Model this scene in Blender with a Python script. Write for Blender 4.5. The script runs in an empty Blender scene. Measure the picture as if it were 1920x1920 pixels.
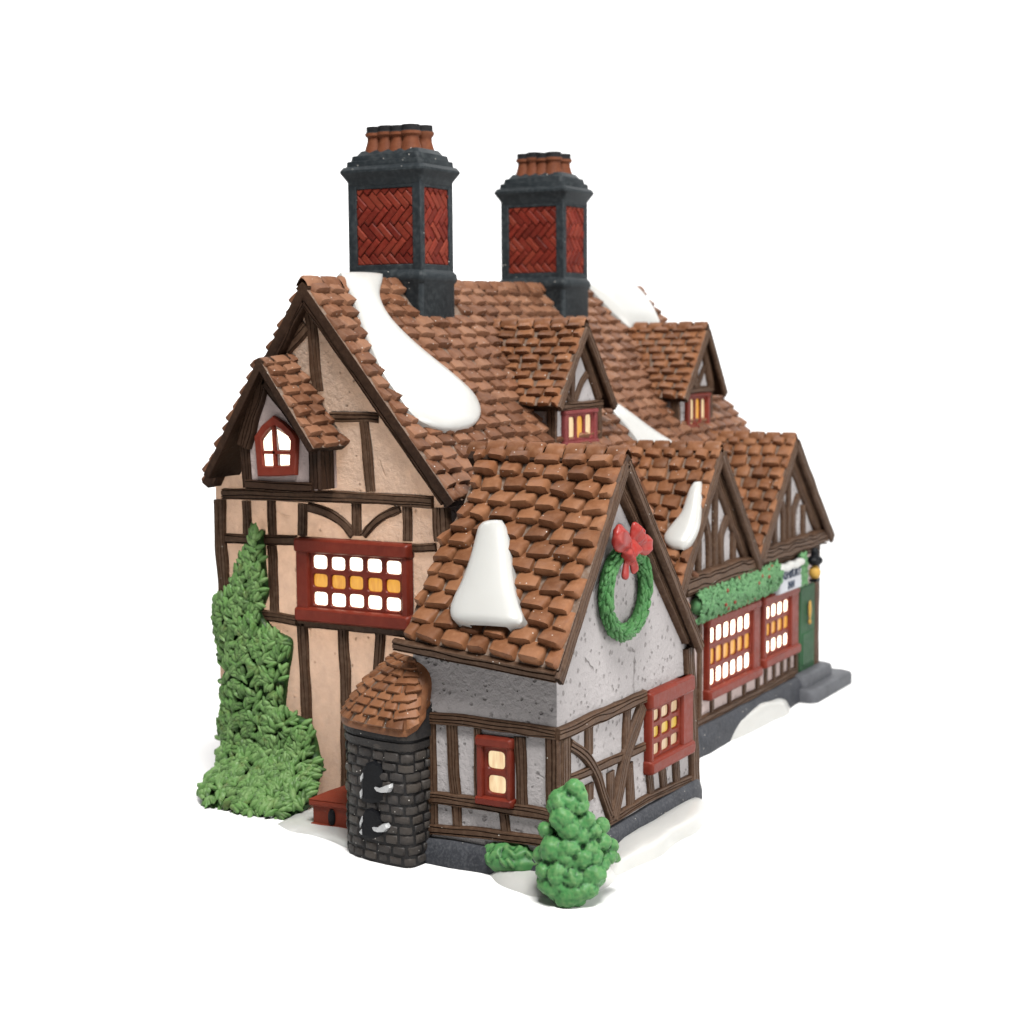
import bpy, bmesh, math, random
from mathutils import Vector, Matrix, noise
R = random.Random(7)
S = bpy.context.scene
COL = S.collection
S.unit_settings.scale_length = 0.01          # 1 unit = 1 cm

# ------------------------------------------------------------------ camera
YAW, PIT, ROLL, FPX = math.radians(29.322), math.radians(5.912), math.radians(-0.422), 3151.0
F0 = Vector((math.cos(YAW), math.sin(YAW), 0)); R0 = Vector((math.sin(YAW), -math.cos(YAW), 0)); U0 = Vector((0, 0, 1))
CF = F0*math.cos(PIT) - U0*math.sin(PIT); U1 = U0*math.cos(PIT) + F0*math.sin(PIT)
CR = R0*math.cos(ROLL) + U1*math.sin(ROLL); CU = U1*math.cos(ROLL) - R0*math.sin(ROLL)
CC = Vector((-37.7, -27.6, 13.0))
cam = bpy.data.cameras.new('camera'); camo = bpy.data.objects.new('camera', cam); COL.objects.link(camo)
m = Matrix((CR, CU, -CF)).transposed().to_4x4(); m.translation = CC; camo.matrix_world = m
cam.sensor_width = 36; cam.lens = FPX/1920*36; cam.clip_start = 1; cam.clip_end = 2000
cam.dof.use_dof = True; cam.dof.focus_distance = 42.0; cam.dof.aperture_fstop = 0.27
S.camera = camo

# measuring the photograph: where the sight line of a photo point meets a known plane of the model
def ray(p): return CF + CR*((p[0]-960)/FPX) - CU*((p[1]-960)/FPX)
def on(p, ax, v):
    d = ray(p); return CC + d*((v-CC[ax])/d[ax])
def onplane(p, P0, n):
    d = ray(p); return CC + d*((P0-CC).dot(n)/d.dot(n))
ZM = {0: (0, 0, 1), 1: (360, 500, 3.84), 2: (360, 900, 3.84), 3: (360, 1250, 3.84), 4: (860, 500, 3.31), 5: (740, 800, 3.2),
      6: (740, 1200, 3.2), 7: (1200, 800, 4.571), 8: (1240, 1020, 4.572)}
def zp(k, p):
    a, b, s = ZM[k]; return (a+p[0]/s, b+p[1]/s)

# ------------------------------------------------------------------ materials
def newmat(name):
    M = bpy.data.materials.new(name); M.use_nodes = True
    nt = M.node_tree; nt.nodes.clear()
    return M, nt
def N(nt, t, **k):
    n = nt.nodes.new(t)
    for a, b in k.items():
        if a in n.inputs.keys() if isinstance(a, str) else False: n.inputs[a].default_value = b
        else: setattr(n, a, b)
    return n
def ramp(nt, src, p0, p1, c0=0., c1=1.):
    r = nt.nodes.new('ShaderNodeMapRange'); r.inputs[1].default_value = p0; r.inputs[2].default_value = p1
    r.inputs[3].default_value = c0; r.inputs[4].default_value = c1
    nt.links.new(src, r.inputs[0]); return r.outputs[0]
def mixc(nt, fac, a, b):
    x = nt.nodes.new('ShaderNodeMix'); x.data_type = 'RGBA'
    if isinstance(fac, (int, float)): x.inputs[0].default_value = fac
    else: nt.links.new(fac, x.inputs[0])
    for i, c in ((6, a), (7, b)):
        if isinstance(c, tuple): x.inputs[i].default_value = (*c, 1)
        else: nt.links.new(c, x.inputs[i])
    return x.outputs[2]
def noisen(nt, co, scale, detail=3, rough=.55):
    n = nt.nodes.new('ShaderNodeTexNoise'); n.inputs['Scale'].default_value = scale; n.inputs['Detail'].default_value = detail
    n.inputs['Roughness'].default_value = rough
    nt.links.new(co, n.inputs['Vector']); return n.outputs['Fac']
def mathn(nt, op, a, b=None):
    x = nt.nodes.new('ShaderNodeMath'); x.operation = op
    for i, c in enumerate((a, b)):
        if c is None: continue
        if isinstance(c, (int, float)): x.inputs[i].default_value = c
        else: nt.links.new(c, x.inputs[i])
    return x.outputs[0]
def coord(nt, scale=(1, 1, 1)):
    t = nt.nodes.new('ShaderNodeTexCoord'); mp = nt.nodes.new('ShaderNodeMapping'); mp.inputs['Scale'].default_value = scale
    nt.links.new(t.outputs['Object'], mp.inputs['Vector']); return mp.outputs[0]
def finish(nt, col, rough=.6, bump=None, bstr=.3, bdist=.05, spec=.12, translucent=None, sss=0):
    b = nt.nodes.new('ShaderNodeBsdfPrincipled'); o = nt.nodes.new('ShaderNodeOutputMaterial')
    if isinstance(col, tuple): b.inputs['Base Color'].default_value = (*col, 1)
    else: nt.links.new(col, b.inputs['Base Color'])
    if isinstance(rough, (int, float)): b.inputs['Roughness'].default_value = rough
    else: nt.links.new(rough, b.inputs['Roughness'])
    b.inputs['Specular IOR Level'].default_value = spec
    if sss:
        b.inputs['Subsurface Weight'].default_value = sss; b.inputs['Subsurface Radius'].default_value = (.35, .3, .25); b.inputs['Subsurface Scale'].default_value = .25
    bn = None
    if bump is not None:
        bn = nt.nodes.new('ShaderNodeBump'); bn.inputs['Strength'].default_value = bstr; bn.inputs['Distance'].default_value = bdist
        nt.links.new(bump, bn.inputs['Height']); nt.links.new(bn.outputs[0], b.inputs['Normal'])
    if translucent:
        t = nt.nodes.new('ShaderNodeBsdfTranslucent')
        n_ = noisen(nt, coord(nt), 2.2, 5, .65); tc2 = mixc(nt, ramp(nt, n_, .30, .72), sub(translucent[1], .78), sub(translucent[1], 1.16))
        px_ = nt.nodes.new('ShaderNodeMix'); px_.data_type = 'RGBA'; px_.blend_type = 'MULTIPLY'; px_.inputs[0].default_value = .8
        nt.links.new(tc2, px_.inputs[6])
        if translucent[2] is not None:
            inv = mixc(nt, translucent[2], (1.0, 1.0, 1.0), (.45, .40, .36)); nt.links.new(inv, px_.inputs[7])
        else: px_.inputs[7].default_value = (1, 1, 1, 1)
        nt.links.new(px_.outputs[2], t.inputs['Color'])
        if bn is not None: nt.links.new(bn.outputs[0], t.inputs['Normal'])
        x = nt.nodes.new('ShaderNodeMixShader'); x.inputs[0].default_value = translucent[0]
        nt.links.new(b.outputs[0], x.inputs[1]); nt.links.new(t.outputs[0], x.inputs[2]); nt.links.new(x.outputs[0], o.inputs[0])
    else: nt.links.new(b.outputs[0], o.inputs[0])
def sub(c, k): return tuple(a*k for a in c)

def painted(name, col, dark=None, lite=None, rough=.55, scale=1.6, bscale=14, bstr=.25, spec=.1, crev=True, stretch=(1, 1, 1), dust=None, specks=0.0, tint=0.0, pw=(.44, .50, .53, .62)):
    """hand-painted bisque: two-tone mottling, wash and painted shade in the crevices, worn ridges, grains of dust"""
    M, nt = newmat(name); co = coord(nt, stretch)
    dark = dark or sub(col, .45); lite = lite or sub(col, 1.5)
    n = noisen(nt, co, scale, 4)
    c = mixc(nt, ramp(nt, n, .3, .7), sub(col, .8), sub(col, 1.2))
    n2 = noisen(nt, co, scale*5, 3)
    c = mixc(nt, ramp(nt, n2, .45, .75, 0, .5), c, lite)
    if tint:
        at = nt.nodes.new('ShaderNodeAttribute'); at.attribute_name = 'tint'
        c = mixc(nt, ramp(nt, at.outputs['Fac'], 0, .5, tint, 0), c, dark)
        c = mixc(nt, ramp(nt, at.outputs['Fac'], .5, 1, 0, tint), c, lite)
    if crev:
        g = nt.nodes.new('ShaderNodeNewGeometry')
        c = mixc(nt, ramp(nt, g.outputs['Pointiness'], pw[1], pw[0], 0, .85), c, dark)  # crevice darkening mixes antique wash with painted shade
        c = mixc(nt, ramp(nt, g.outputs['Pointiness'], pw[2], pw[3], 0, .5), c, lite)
    if dust:
        n3 = noisen(nt, co, scale*2.2, 5, .7)
        c = mixc(nt, ramp(nt, n3, .55, .72, 0, .55), c, dust)
    if specks:
        v = nt.nodes.new('ShaderNodeTexVoronoi'); v.inputs['Scale'].default_value = 9; nt.links.new(coord(nt), v.inputs['Vector'])
        near = ramp(nt, v.outputs['Distance'], .10, .16, 1, 0)
        sp = nt.nodes.new('ShaderNodeSeparateColor'); nt.links.new(v.outputs['Color'], sp.inputs[0])
        pick = mathn(nt, 'GREATER_THAN', sp.outputs[0], 1-specks)
        c = mixc(nt, mathn(nt, 'MULTIPLY', near, pick), c, (.5, .47, .43))
    bm_ = noisen(nt, co, bscale, 4, .6)
    finish(nt, c, ramp(nt, n2, .3, .7, rough-.08, rough+.1), bm_, bstr, .03, spec)
    return M

K = .37      # paint reflectances sit under a brightly lit white table
MT = {}
MT['tile'] = painted('tile_paint', sub((.27, .108, .047), K*1.3), dark=sub((.085, .034, .018), K), lite=sub((.46, .22, .11), K*1.3), rough=.5, scale=1.1, bscale=9, bstr=.45, crev=False, specks=.10, tint=.5, spec=.16)
MT['tile_pale'] = painted('pale_tile_paint', sub((.27, .112, .056), K*1.08), dark=sub((.11, .045, .024), K), lite=sub((.45, .235, .14), K*1.25), rough=.55, scale=1.1, bscale=9, bstr=.35, crev=False, specks=.14, tint=.6, spec=.14)
MT['grout'] = painted('tile_bed_paint', sub((.27, .18, .13), K*1.1), dark=sub((.10, .055, .035), K), lite=sub((.50, .43, .37), K*1.2), scale=2.2, crev=False, specks=.2)
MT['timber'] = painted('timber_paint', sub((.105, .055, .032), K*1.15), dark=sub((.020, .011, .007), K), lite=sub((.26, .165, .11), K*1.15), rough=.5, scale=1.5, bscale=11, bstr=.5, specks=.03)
MT['timber_dark'] = painted('dark_shaded_timber', sub((.045, .022, .013), K*1.1), dark=sub((.010, .005, .004), K), lite=sub((.11, .06, .036), K*1.1), rough=.5, scale=1.5, bscale=11, bstr=.5)  # dark brown, with the shade under eaves put into the paint
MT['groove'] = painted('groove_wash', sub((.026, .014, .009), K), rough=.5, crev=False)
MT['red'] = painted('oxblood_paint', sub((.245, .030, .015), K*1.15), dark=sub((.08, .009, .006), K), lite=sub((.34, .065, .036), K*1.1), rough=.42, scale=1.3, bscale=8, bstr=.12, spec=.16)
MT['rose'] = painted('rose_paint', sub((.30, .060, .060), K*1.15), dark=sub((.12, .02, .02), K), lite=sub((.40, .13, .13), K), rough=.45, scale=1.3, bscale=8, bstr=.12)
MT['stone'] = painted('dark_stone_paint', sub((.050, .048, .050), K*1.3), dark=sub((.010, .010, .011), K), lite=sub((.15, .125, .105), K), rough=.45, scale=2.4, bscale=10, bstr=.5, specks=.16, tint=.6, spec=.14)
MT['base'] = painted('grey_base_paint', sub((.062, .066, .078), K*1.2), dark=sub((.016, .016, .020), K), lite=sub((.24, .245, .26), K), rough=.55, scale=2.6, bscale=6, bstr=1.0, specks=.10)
MT['slate'] = painted('slate_paint', sub((.034, .042, .048), K*1.1), dark=sub((.014, .016, .019), K), lite=sub((.12, .135, .14), K*1.1), rough=.5, scale=1.3, bscale=9, bstr=.2, crev=False, specks=.04)
MT['brick'] = painted('brick_paint', sub((.25, .030, .018), K*1.2), dark=sub((.07, .009, .007), K), lite=sub((.36, .075, .040), K*1.1), rough=.5, scale=1.6, bscale=10, bstr=.25, tint=.5, crev=False)
MT['terra'] = painted('terracotta_paint', sub((.24, .074, .034), K*1.05), dark=sub((.05, .020, .014), K), lite=sub((.36, .14, .07), K), rough=.6, scale=1.5, bscale=9, bstr=.3)
MT['soot'] = painted('soot_paint', sub((.025, .024, .026), K), rough=.7)
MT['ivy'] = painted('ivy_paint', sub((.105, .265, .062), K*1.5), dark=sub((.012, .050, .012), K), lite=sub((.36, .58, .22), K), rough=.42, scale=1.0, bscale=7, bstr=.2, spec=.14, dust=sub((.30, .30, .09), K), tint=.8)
MT['bush'] = painted('bush_paint', sub((.080, .270, .085), K*1.4), dark=sub((.006, .050, .014), K), lite=sub((.32, .55, .22), K), rough=.42, scale=1.4, bscale=6, bstr=.35, spec=.14, pw=(.455, .50, .505, .555))  # drybrushed look: crevice shade and ridge highlights pushed into the colour
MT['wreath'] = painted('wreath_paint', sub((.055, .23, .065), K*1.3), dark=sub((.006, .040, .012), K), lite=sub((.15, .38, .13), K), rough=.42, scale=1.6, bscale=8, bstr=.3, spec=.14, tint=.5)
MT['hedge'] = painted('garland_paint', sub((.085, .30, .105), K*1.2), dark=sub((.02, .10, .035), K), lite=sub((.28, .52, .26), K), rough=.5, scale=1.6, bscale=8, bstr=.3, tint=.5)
MT['bow'] = painted('bow_paint', sub((.46, .040, .032), K*1.2), dark=sub((.18, .012, .012), K), lite=sub((.62, .15, .12), K), rough=.38, scale=1.2, bscale=6, bstr=.1, spec=.2)
MT['door'] = painted('green_door_paint', sub((.040, .115, .052), K*1.2), dark=sub((.010, .030, .016), K), rough=.5)
MT['brass'] = painted('gold_paint', sub((.60, .36, .08), K*1.2), rough=.35)
MT['iron'] = painted('black_paint', sub((.010, .011, .014), K), rough=.4, spec=.12)
MT['kennel'] = painted('kennel_paint', sub((.27, .050, .026), K*1.15), dark=sub((.08, .010, .008), K), rough=.5, specks=.05)
MT['stonestep'] = painted('grey_step_paint', sub((.14, .145, .16), K*1.2), dark=sub((.05, .05, .06), K), rough=.55, scale=2)
MT['silver'] = painted('silver_paint', (.27, .275, .28), dark=(.08, .08, .08), lite=(.38, .385, .39), rough=.3, spec=.5, bstr=.6, bscale=6)

def stucco(name, col, pit, translucent=None, pits=1.0):
    M, nt = newmat(name); co = coord(nt)
    n = noisen(nt, co, .9, 4); c = mixc(nt, ramp(nt, n, .3, .7), sub(col, .93), sub(col, 1.05))
    n2 = noisen(nt, co, 5.5, 4, .65)
    wv = nt.nodes.new('ShaderNodeVectorMath'); wv.operation = 'ADD'
    nv = nt.nodes.new('ShaderNodeTexNoise'); nv.inputs['Scale'].default_value = 4; nt.links.new(co, nv.inputs['Vector'])
    sc = nt.nodes.new('ShaderNodeVectorMath'); sc.operation = 'SCALE'; sc.inputs['Scale'].default_value = .13
    nt.links.new(nv.outputs['Color'], sc.inputs[0]); nt.links.new(co, wv.inputs[0]); nt.links.new(sc.outputs[0], wv.inputs[1])
    v = nt.nodes.new('ShaderNodeTexVoronoi'); v.inputs['Scale'].default_value = 5.0; nt.links.new(wv.outputs[0], v.inputs['Vector'])
    sp = nt.nodes.new('ShaderNodeSeparateColor'); nt.links.new(v.outputs['Color'], sp.inputs[0])
    size = ramp(nt, sp.outputs[1], 0, 1, .10, .36)
    hole = mathn(nt, 'LESS_THAN', v.outputs['Distance'], size)
    soft = nt.nodes.new('ShaderNodeMapRange'); nt.links.new(mathn(nt, 'DIVIDE', v.outputs['Distance'], size), soft.inputs[0])
    soft.inputs[1].default_value = .45; soft.inputs[2].default_value = 1.0; soft.inputs[3].default_value = 1; soft.inputs[4].default_value = 0
    pick = mathn(nt, 'GREATER_THAN', sp.outputs[0], 1-.8*pits)
    pm = mathn(nt, 'MULTIPLY', soft.outputs[0], pick)
    c = mixc(nt, mathn(nt, 'MULTIPLY', pm, .42), c, pit)  # pits tinted darker, their shade put into the colour
    # hairline trowel cracks
    cr = nt.nodes.new('ShaderNodeTexVoronoi'); cr.feature = 'DISTANCE_TO_EDGE'; cr.inputs['Scale'].default_value = .42; nt.links.new(wv.outputs[0], cr.inputs['Vector'])
    cm = mathn(nt, 'MULTIPLY', ramp(nt, cr.outputs['Distance'], .004, .014, 1, 0), ramp(nt, noisen(nt, co, .7), .60, .66))
    c = mixc(nt, mathn(nt, 'MULTIPLY', cm, .5), c, pit)
    h = mathn(nt, 'SUBTRACT', mathn(nt, 'MULTIPLY', n2, 1.5), mathn(nt, 'ADD', pm, cm))
    finish(nt, c, .62, h, .8, .06, .1, (*translucent, pm) if translucent else None)
    return M
MT['wall'] = stucco('pale_stucco', sub((.65, .61, .61), K*1.14), sub((.20, .17, .16), K))
MT['glow_wall'] = stucco('thin_lit_stucco', sub((.66, .57, .50), K), sub((.30, .20, .14), K), translucent=(.42, (.76, .63, .53)), pits=.65)
MT['shop_wall'] = stucco('shop_stucco', sub((.72, .58, .55), K*1.2), sub((.3, .22, .2), K), pits=.5)

def snowmat(name, col, rough=.28):
    M, nt = newmat(name); co = coord(nt)
    n = noisen(nt, co, .8, 3)
    c = mixc(nt, ramp(nt, n, .35, .7), sub(col, .97), col)
    finish(nt, c, rough, noisen(nt, co, 3, 2), .06, .05, .4, sss=.25)
    return M
MT['snow'] = snowmat('snow_glaze', (.357, .356, .343))
def emit(name, c1, c2, s):
    M, nt = newmat(name); co = coord(nt)
    n = noisen(nt, coord(nt, (6, 6, 1.2)), 1.6, 2)
    c = mixc(nt, ramp(nt, n, .3, .7), c1, c2)
    e = nt.nodes.new('ShaderNodeEmission'); nt.links.new(c, e.inputs[0]); e.inputs[1].default_value = s
    d = nt.nodes.new('ShaderNodeBsdfPrincipled'); d.inputs['Base Color'].default_value = (.06, .045, .03, 1); d.inputs['Roughness'].default_value = .3
    a = nt.nodes.new('ShaderNodeAddShader'); o = nt.nodes.new('ShaderNodeOutputMaterial')
    nt.links.new(e.outputs[0], a.inputs[0]); nt.links.new(d.outputs[0], a.inputs[1]); nt.links.new(a.outputs[0], o.inputs[0])
    return M
MT['pane'] = emit('lit_pane', (1, .80, .58), (1, .86, .68), 3.6)
MT['amber'] = emit('lit_amber_pane', (.70, .27, .010), (.90, .44, .03), .95)
MT['dimpane'] = emit('dim_pane', (.62, .38, .20), (.90, .68, .42), .72)
MT['creampane'] = emit('cream_pane', (.78, .50, .26), (.95, .78, .46), .98)
MT['yellow'] = emit('yellow_pane', (.68, .38, .015), (.86, .60, .05), .75)
def plain(name, col, rough=.5):
    M, nt = newmat(name); finish(nt, col, rough); return M
MT['ink'] = plain('ink', (.02, .03, .05))
MT['berry'] = plain('berry_paint', sub((.42, .07, .05), K))
MT['signboard'] = plain('sign_paint', sub((.80, .82, .88), K*1.1))
MT['table'] = plain('white_table', (.67, .67, .67), .9)

# ------------------------------------------------------------------ mesh building
class MB:
    def __init__(s): s.v = []; s.f = []; s.m = []; s.t = []
    def add(s, vs, fs, m=0, t=.5):
        b = len(s.v); s.v += [tuple(x) for x in vs]
        for f in fs: s.f.append([b+i for i in f]); s.m.append(m); s.t.append(t)
    def grid(s, rows, m=0, t=.5, closed=False):
        nr, nc = len(rows), len(rows[0]); b = len(s.v)
        for r in rows: s.v += [tuple(x) for x in r]
        for i in range(nr-1):
            for j in range(nc if closed else nc-1):
                k = (j+1) % nc
                s.f.append([b+i*nc+j, b+i*nc+k, b+(i+1)*nc+k, b+(i+1)*nc+j]); s.m.append(m); s.t.append(t)
    def box(s, p, q, m=0, t=.5):
        x0, y0, z0 = p; x1, y1, z1 = q
        s.add([(x0, y0, z0), (x1, y0, z0), (x1, y1, z0), (x0, y1, z0), (x0, y0, z1), (x1, y0, z1), (x1, y1, z1), (x0, y1, z1)],
              [(0, 3, 2, 1), (4, 5, 6, 7), (0, 1, 5, 4), (1, 2, 6, 5), (2, 3, 7, 6), (3, 0, 4, 7)], m, t)
    def hexa(s, a, n, m=0, t=.5):
        """prism: polygon a pushed along vector n"""
        k = len(a); b = [Vector(x)+n for x in a]
        s.add(list(a)+b, [tuple(range(k))[::-1], tuple(range(k, 2*k))]+[(i, (i+1) % k, k+(i+1) % k, k+i) for i in range(k)], m, t)
    def ell(s, c, r, rot=None, m=0, t=.5, seg=12, ring=7):
        rows = []
        for i in range(ring+1):
            a = math.pi*i/ring; row = []
            for j in range(seg):
                b = 2*math.pi*j/seg
                p = Vector((r[0]*math.sin(a)*math.cos(b), r[1]*math.sin(a)*math.sin(b), r[2]*math.cos(a)))
                if rot: p = rot @ p
                row.append(Vector(c)+p)
            rows.append(row)
        s.grid(rows, m, t, True)
    def build(s, name, mats, parent=None, label=None, sharp=40, remesh=0, smooth=0):
        me = bpy.data.meshes.new(name); me.from_pydata(s.v, [], s.f)
        if not isinstance(mats, (list, tuple)): mats = [mats]
        for mt in mats: me.materials.append(MT[mt])
        me.polygons.foreach_set('material_index', s.m)
        bm = bmesh.new(); bm.from_mesh(me)
        bmesh.ops.recalc_face_normals(bm, faces=bm.faces); bm.to_mesh(me); bm.free()
        at = me.attributes.new('tint', 'FLOAT', 'FACE'); at.data.foreach_set('value', s.t)
        me.polygons.foreach_set('use_smooth', [True]*len(me.polygons))
        if not remesh: me.set_sharp_from_angle(angle=math.radians(sharp))
        o = bpy.data.objects.new(name, me); COL.objects.link(o)
        if parent: o.parent = parent
        if label: o['label'] = label
        if remesh:
            r = o.modifiers.new('fuse', 'REMESH'); r.mode = 'VOXEL'; r.voxel_size = remesh; r.use_smooth_shade = True
            q = o.modifiers.new('soften', 'SMOOTH'); q.iterations = smooth; q.factor = .5
        return o

V = Vector
def lerp(a, b, t): return a+(b-a)*t
def bil(A, B, C, D):
    """A eave start, B eave end, C ridge end (above B), D ridge start (above A)"""
    A, B, C, D = map(V, (A, B, C, D))
    return lambda s, t: lerp(lerp(A, B, s), lerp(D, C, s), t)

TU = [(-.5, 0), (-.462, .70), (-.34, 1), (.34, 1), (.462, .70), (.5, 0)]
TV = [(0, 0), (.014, .70), (.085, 1.0), (.5, .70), (1.0, .12)]
def tiles(mb, P, rows, tw, th, m=0, m2=1, jit=1.0, flip=1, skip=None, u0=0, u1=1, cut=.0):
    """rows of hand-cut clay tiles over the surface P(s, t)"""
    for r in range(rows):
        t0 = r/rows
        L = (P(u1, t0)-P(u0, t0)).length
        n = max(1, int(round(L/tw))); off = (r % 2)*.5+R.uniform(-.12, .12)*jit
        edges = sorted(max(u0, min(u1, u0+(u1-u0)*(k+off-.5+R.uniform(-.11, .11)*jit)/n)) for k in range(n+2))
        for a, b in zip(edges[:-1], edges[1:]):
            w = b-a
            if w*L/(u1-u0) < tw*.25: continue
            if skip and skip((a+b)/2, t0): continue
            gap = .08+R.uniform(0, .12)*jit
            a2, b2 = a+w*gap*.5, b-w*gap*.5
            dv = 1.0/rows; t1 = t0+R.uniform(-.10, .10)*jit*dv
            if r == 0: t1 = -0.02*dv
            ln = dv*(1.28+R.uniform(-.06, .06)); h = th*1.2*R.uniform(.75, 1.25)
            sk = R.uniform(-.10, .10)*jit*dv; sh = R.uniform(-.05, .12)*jit*w
            tint = R.uniform(.1, .9)
            cl = R.uniform(.0, .16)*jit; cr = R.uniform(.0, .22)*jit
            rws = []
            for tv, hv in TV:
                row = []
                for uu, hu in TU:
                    s = lerp(a2, b2, uu+.5)+sh*tv
                    s = min(u1, max(u0, s))
                    e = max(0, -uu-.25)*cl*4+max(0, uu-.25)*cr*4
                    t = t1+ln*tv+sk*uu*2*(1-tv)+e*dv*(1-tv)
                    t = min(1, t)
                    ds = (P(min(1, s+.01), t)-P(max(0, s-.01), t)); dt = P(s, min(1, t+.02))-P(s, max(-.02, t-.02))
                    nn = ds.cross(dt).normalized()*flip
                    row.append(P(s, t)+nn*(h*hu*hv-.02))
                rws.append(row)
            mb.grid(rws, m, tint)

def slab(mb, P, thick, flip=1, mtop=1, mside=2, munder=2, nu=6, nv=6, sag=.03):
    """the board the tiles lie on"""
    top, bot = [], []
    for i in range(nv+1):
        a, b = [], []
        for j in range(nu+1):
            s, t = j/nu, i/nv
            n = ((P(1, t)-P(0, t)).cross(P(s, 1)-P(s, 0))).normalized()*flip
            a.append(P(s, t)); b.append(P(s, t)-n*thick)
        top.append(a); bot.append(b)
    mb.grid(top, mtop); mb.grid(bot, munder)
    mb.grid([top[0], bot[0]], mside); mb.grid([top[-1], bot[-1]], mside)
    mb.grid([[r[0] for r in top], [r[0] for r in bot]], mside); mb.grid([[r[-1] for r in top], [r[-1] for r in bot]], mside)

def ridge_caps(mb, a, b, n, r, m=0, down=.5, dirs=None):
    a, b = V(a), V(b); d = (b-a)/n; t = d.normalized(); side = t.cross(V((0, 0, 1))).normalized(); up = side.cross(t)
    for k in range(n):
        p0, p1 = a+d*(k+.03), a+d*(k+.97); rr = r*R.uniform(.9, 1.08); rows = []
        for f, hh in ((0, .55), (.06, .95), (.5, 1), (.94, .95), (1, .55)):
            row = []
            for i in range(9):
                g = math.pi*(i/8)
                row.append(lerp(p0, p1, f)+side*math.cos(g)*rr*1.25*(.85+.15*hh)+up*((math.sin(g)*rr*hh)-down*rr*abs(math.cos(g))**1.5*1.6))
            rows.append(row)
        mb.grid(rows, m, R.uniform(.15, .85))

def resample(pts, step):
    out = [pts[0]]
    for a, b in zip(pts[:-1], pts[1:]):
        k = max(1, int((b-a).length/step))
        for i in range(1, k+1): out.append(lerp(a, b, i/k))
    return out
def smooth_poly(pts):
    if len(pts) < 3: return pts
    out = []
    for i in range(len(pts)-1):
        p0 = pts[max(0, i-1)]; p1 = pts[i]; p2 = pts[i+1]; p3 = pts[min(len(pts)-1, i+2)]
        for k in range(4):
            t = k/4
            out.append(.5*((2*p1)+(p2-p0)*t+(2*p0-5*p1+4*p2-p3)*t*t+(-p0+3*p1-3*p2+p3)*t**3))
    return out+[pts[-1]]
def bar(mb, pts, n, w, d, m=0, grain=True, wob=1.0, curve=True, sink=.03):
    """a carved timber: follows pts on a wall with outward normal n, grooved along its grain (groove faces take material m+1)"""
    pts = [V(p) for p in pts]; n = V(n).normalized()
    if curve: pts = smooth_poly(pts)
    pts = resample(pts, .18)
    ph = R.uniform(0, 100); rows = []
    ng = max(2, min(4, int(w/.10))) if grain else 0
    gb = [-1+2*(k+.5+R.uniform(-.22, .22))/ng for k in range(ng)]; gd = [R.uniform(.25, .62) for _ in range(ng)]
    for i, p in enumerate(pts):
        a = pts[max(0, i-1)]; b = pts[min(len(pts)-1, i+1)]; t = (b-a).normalized(); s = n.cross(t).normalized()
        ww = w*.5*(1+.13*wob*noise.noise(V((ph, i*.30, 0)))); dx = w*.09*wob*noise.noise(V((ph+9, i*.25, 3)))
        prof = [(-1, 0), (-.95, .7), (-.82, .97)]
        for k in range(ng):
            u = gb[k]+.30*noise.noise(V((ph+k*7.7, i*.22, 1))); u = max(-.70, min(.70, u)); g = gd[k]*max(0, .75+.9*noise.noise(V((ph+k*5.1, i*.3, 7)))); e = .30/ng
            prof += [(u-e, 1.0), (u-.02, 1-g), (u+.02, 1-g), (u+e, 1.0)]
        prof += [(.82, .97), (.95, .7), (1, 0)]
        us = [q[0] for q in prof]
        for k in range(1, len(us)): us[k] = max(us[k], us[k-1]+.004)
        mx = us[-1]
        row = [p+s*((min(u, 1.0) if mx <= 1.02 else u/mx)*ww+dx)+n*(d*q[1]-sink) for u, q in zip(us, prof)]
        rows.append(row)
    b0 = len(mb.f); mb.grid(rows, m)
    nc = len(rows[0])-1
    for i in range(len(rows)-1):
        for k in range(ng): mb.m[b0+i*nc+3+4*k+1] = m+1
    for e in (rows[0], rows[-1]): mb.add(e, [tuple(range(len(e)))], m)

def wbar(mb, zk, pts, wpx, ax, v, d=.11, m=0, **k):
    """bar measured on the photograph: pts and width in pixels of zoom zk, lying on the wall plane ax = v"""
    pp = [zp(zk, q) for q in pts]; s = ZM[zk][2]; n = V((0, 0, 0)); n[ax] = -1
    P = [on(q, ax, v) for q in pp]
    i = len(pp)//2; a = V((*pp[max(0, i-1)], 0)); b = V((*(pp[min(len(pp)-1, i)]), 0)); t = (b-a).normalized(); pr = V((-t.y, t.x, 0))*(wpx/s/2)
    c = (a+b)/2; A = on((c.x+pr.x, c.y+pr.y), ax, v); B = on((c.x-pr.x, c.y-pr.y), ax, v)
    T = (on((b.x, b.y), ax, v)-on((a.x, a.y), ax, v)).normalized(); sd = n.cross(T)
    bar(mb, P, n, abs((A-B).dot(sd)), d, m, **k)

def rounded(mb, p, q, ax, sgn_v, d, m=0, r=.06):
    """soft-edged raised rectangle from p=(u0,z0) to q=(u1,z1) on plane ax = v (facing -ax), height d"""
    u0, z0 = p; u1, z1 = q; rows = []; r = min(r, (u1-u0)*.22, (z1-z0)*.22)
    for ins, h in ((0, -.05), (0, d*.55), (r*.4, d*.88), (r, d)):
        row = []
        for k in range(4):
            cu, cz = ((u0+ins+r, z0+ins+r), (u1-ins-r, z0+ins+r), (u1-ins-r, z1-ins-r), (u0+ins+r, z1-ins-r))[k]
            for j in range(4):
                a = math.pi*(1+.5*k+.5*j/3)
                row.append(pt(ax, sgn_v-h, cu+r*math.cos(a), cz+r*math.sin(a)))
        rows.append(row)
    mb.grid(rows, m, closed=True); mb.add(rows[-1], [tuple(range(16))], m)
def pt(ax, v, u, z):
    return V((v, -u, z)) if ax == 0 else V((u, v, z))
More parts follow.
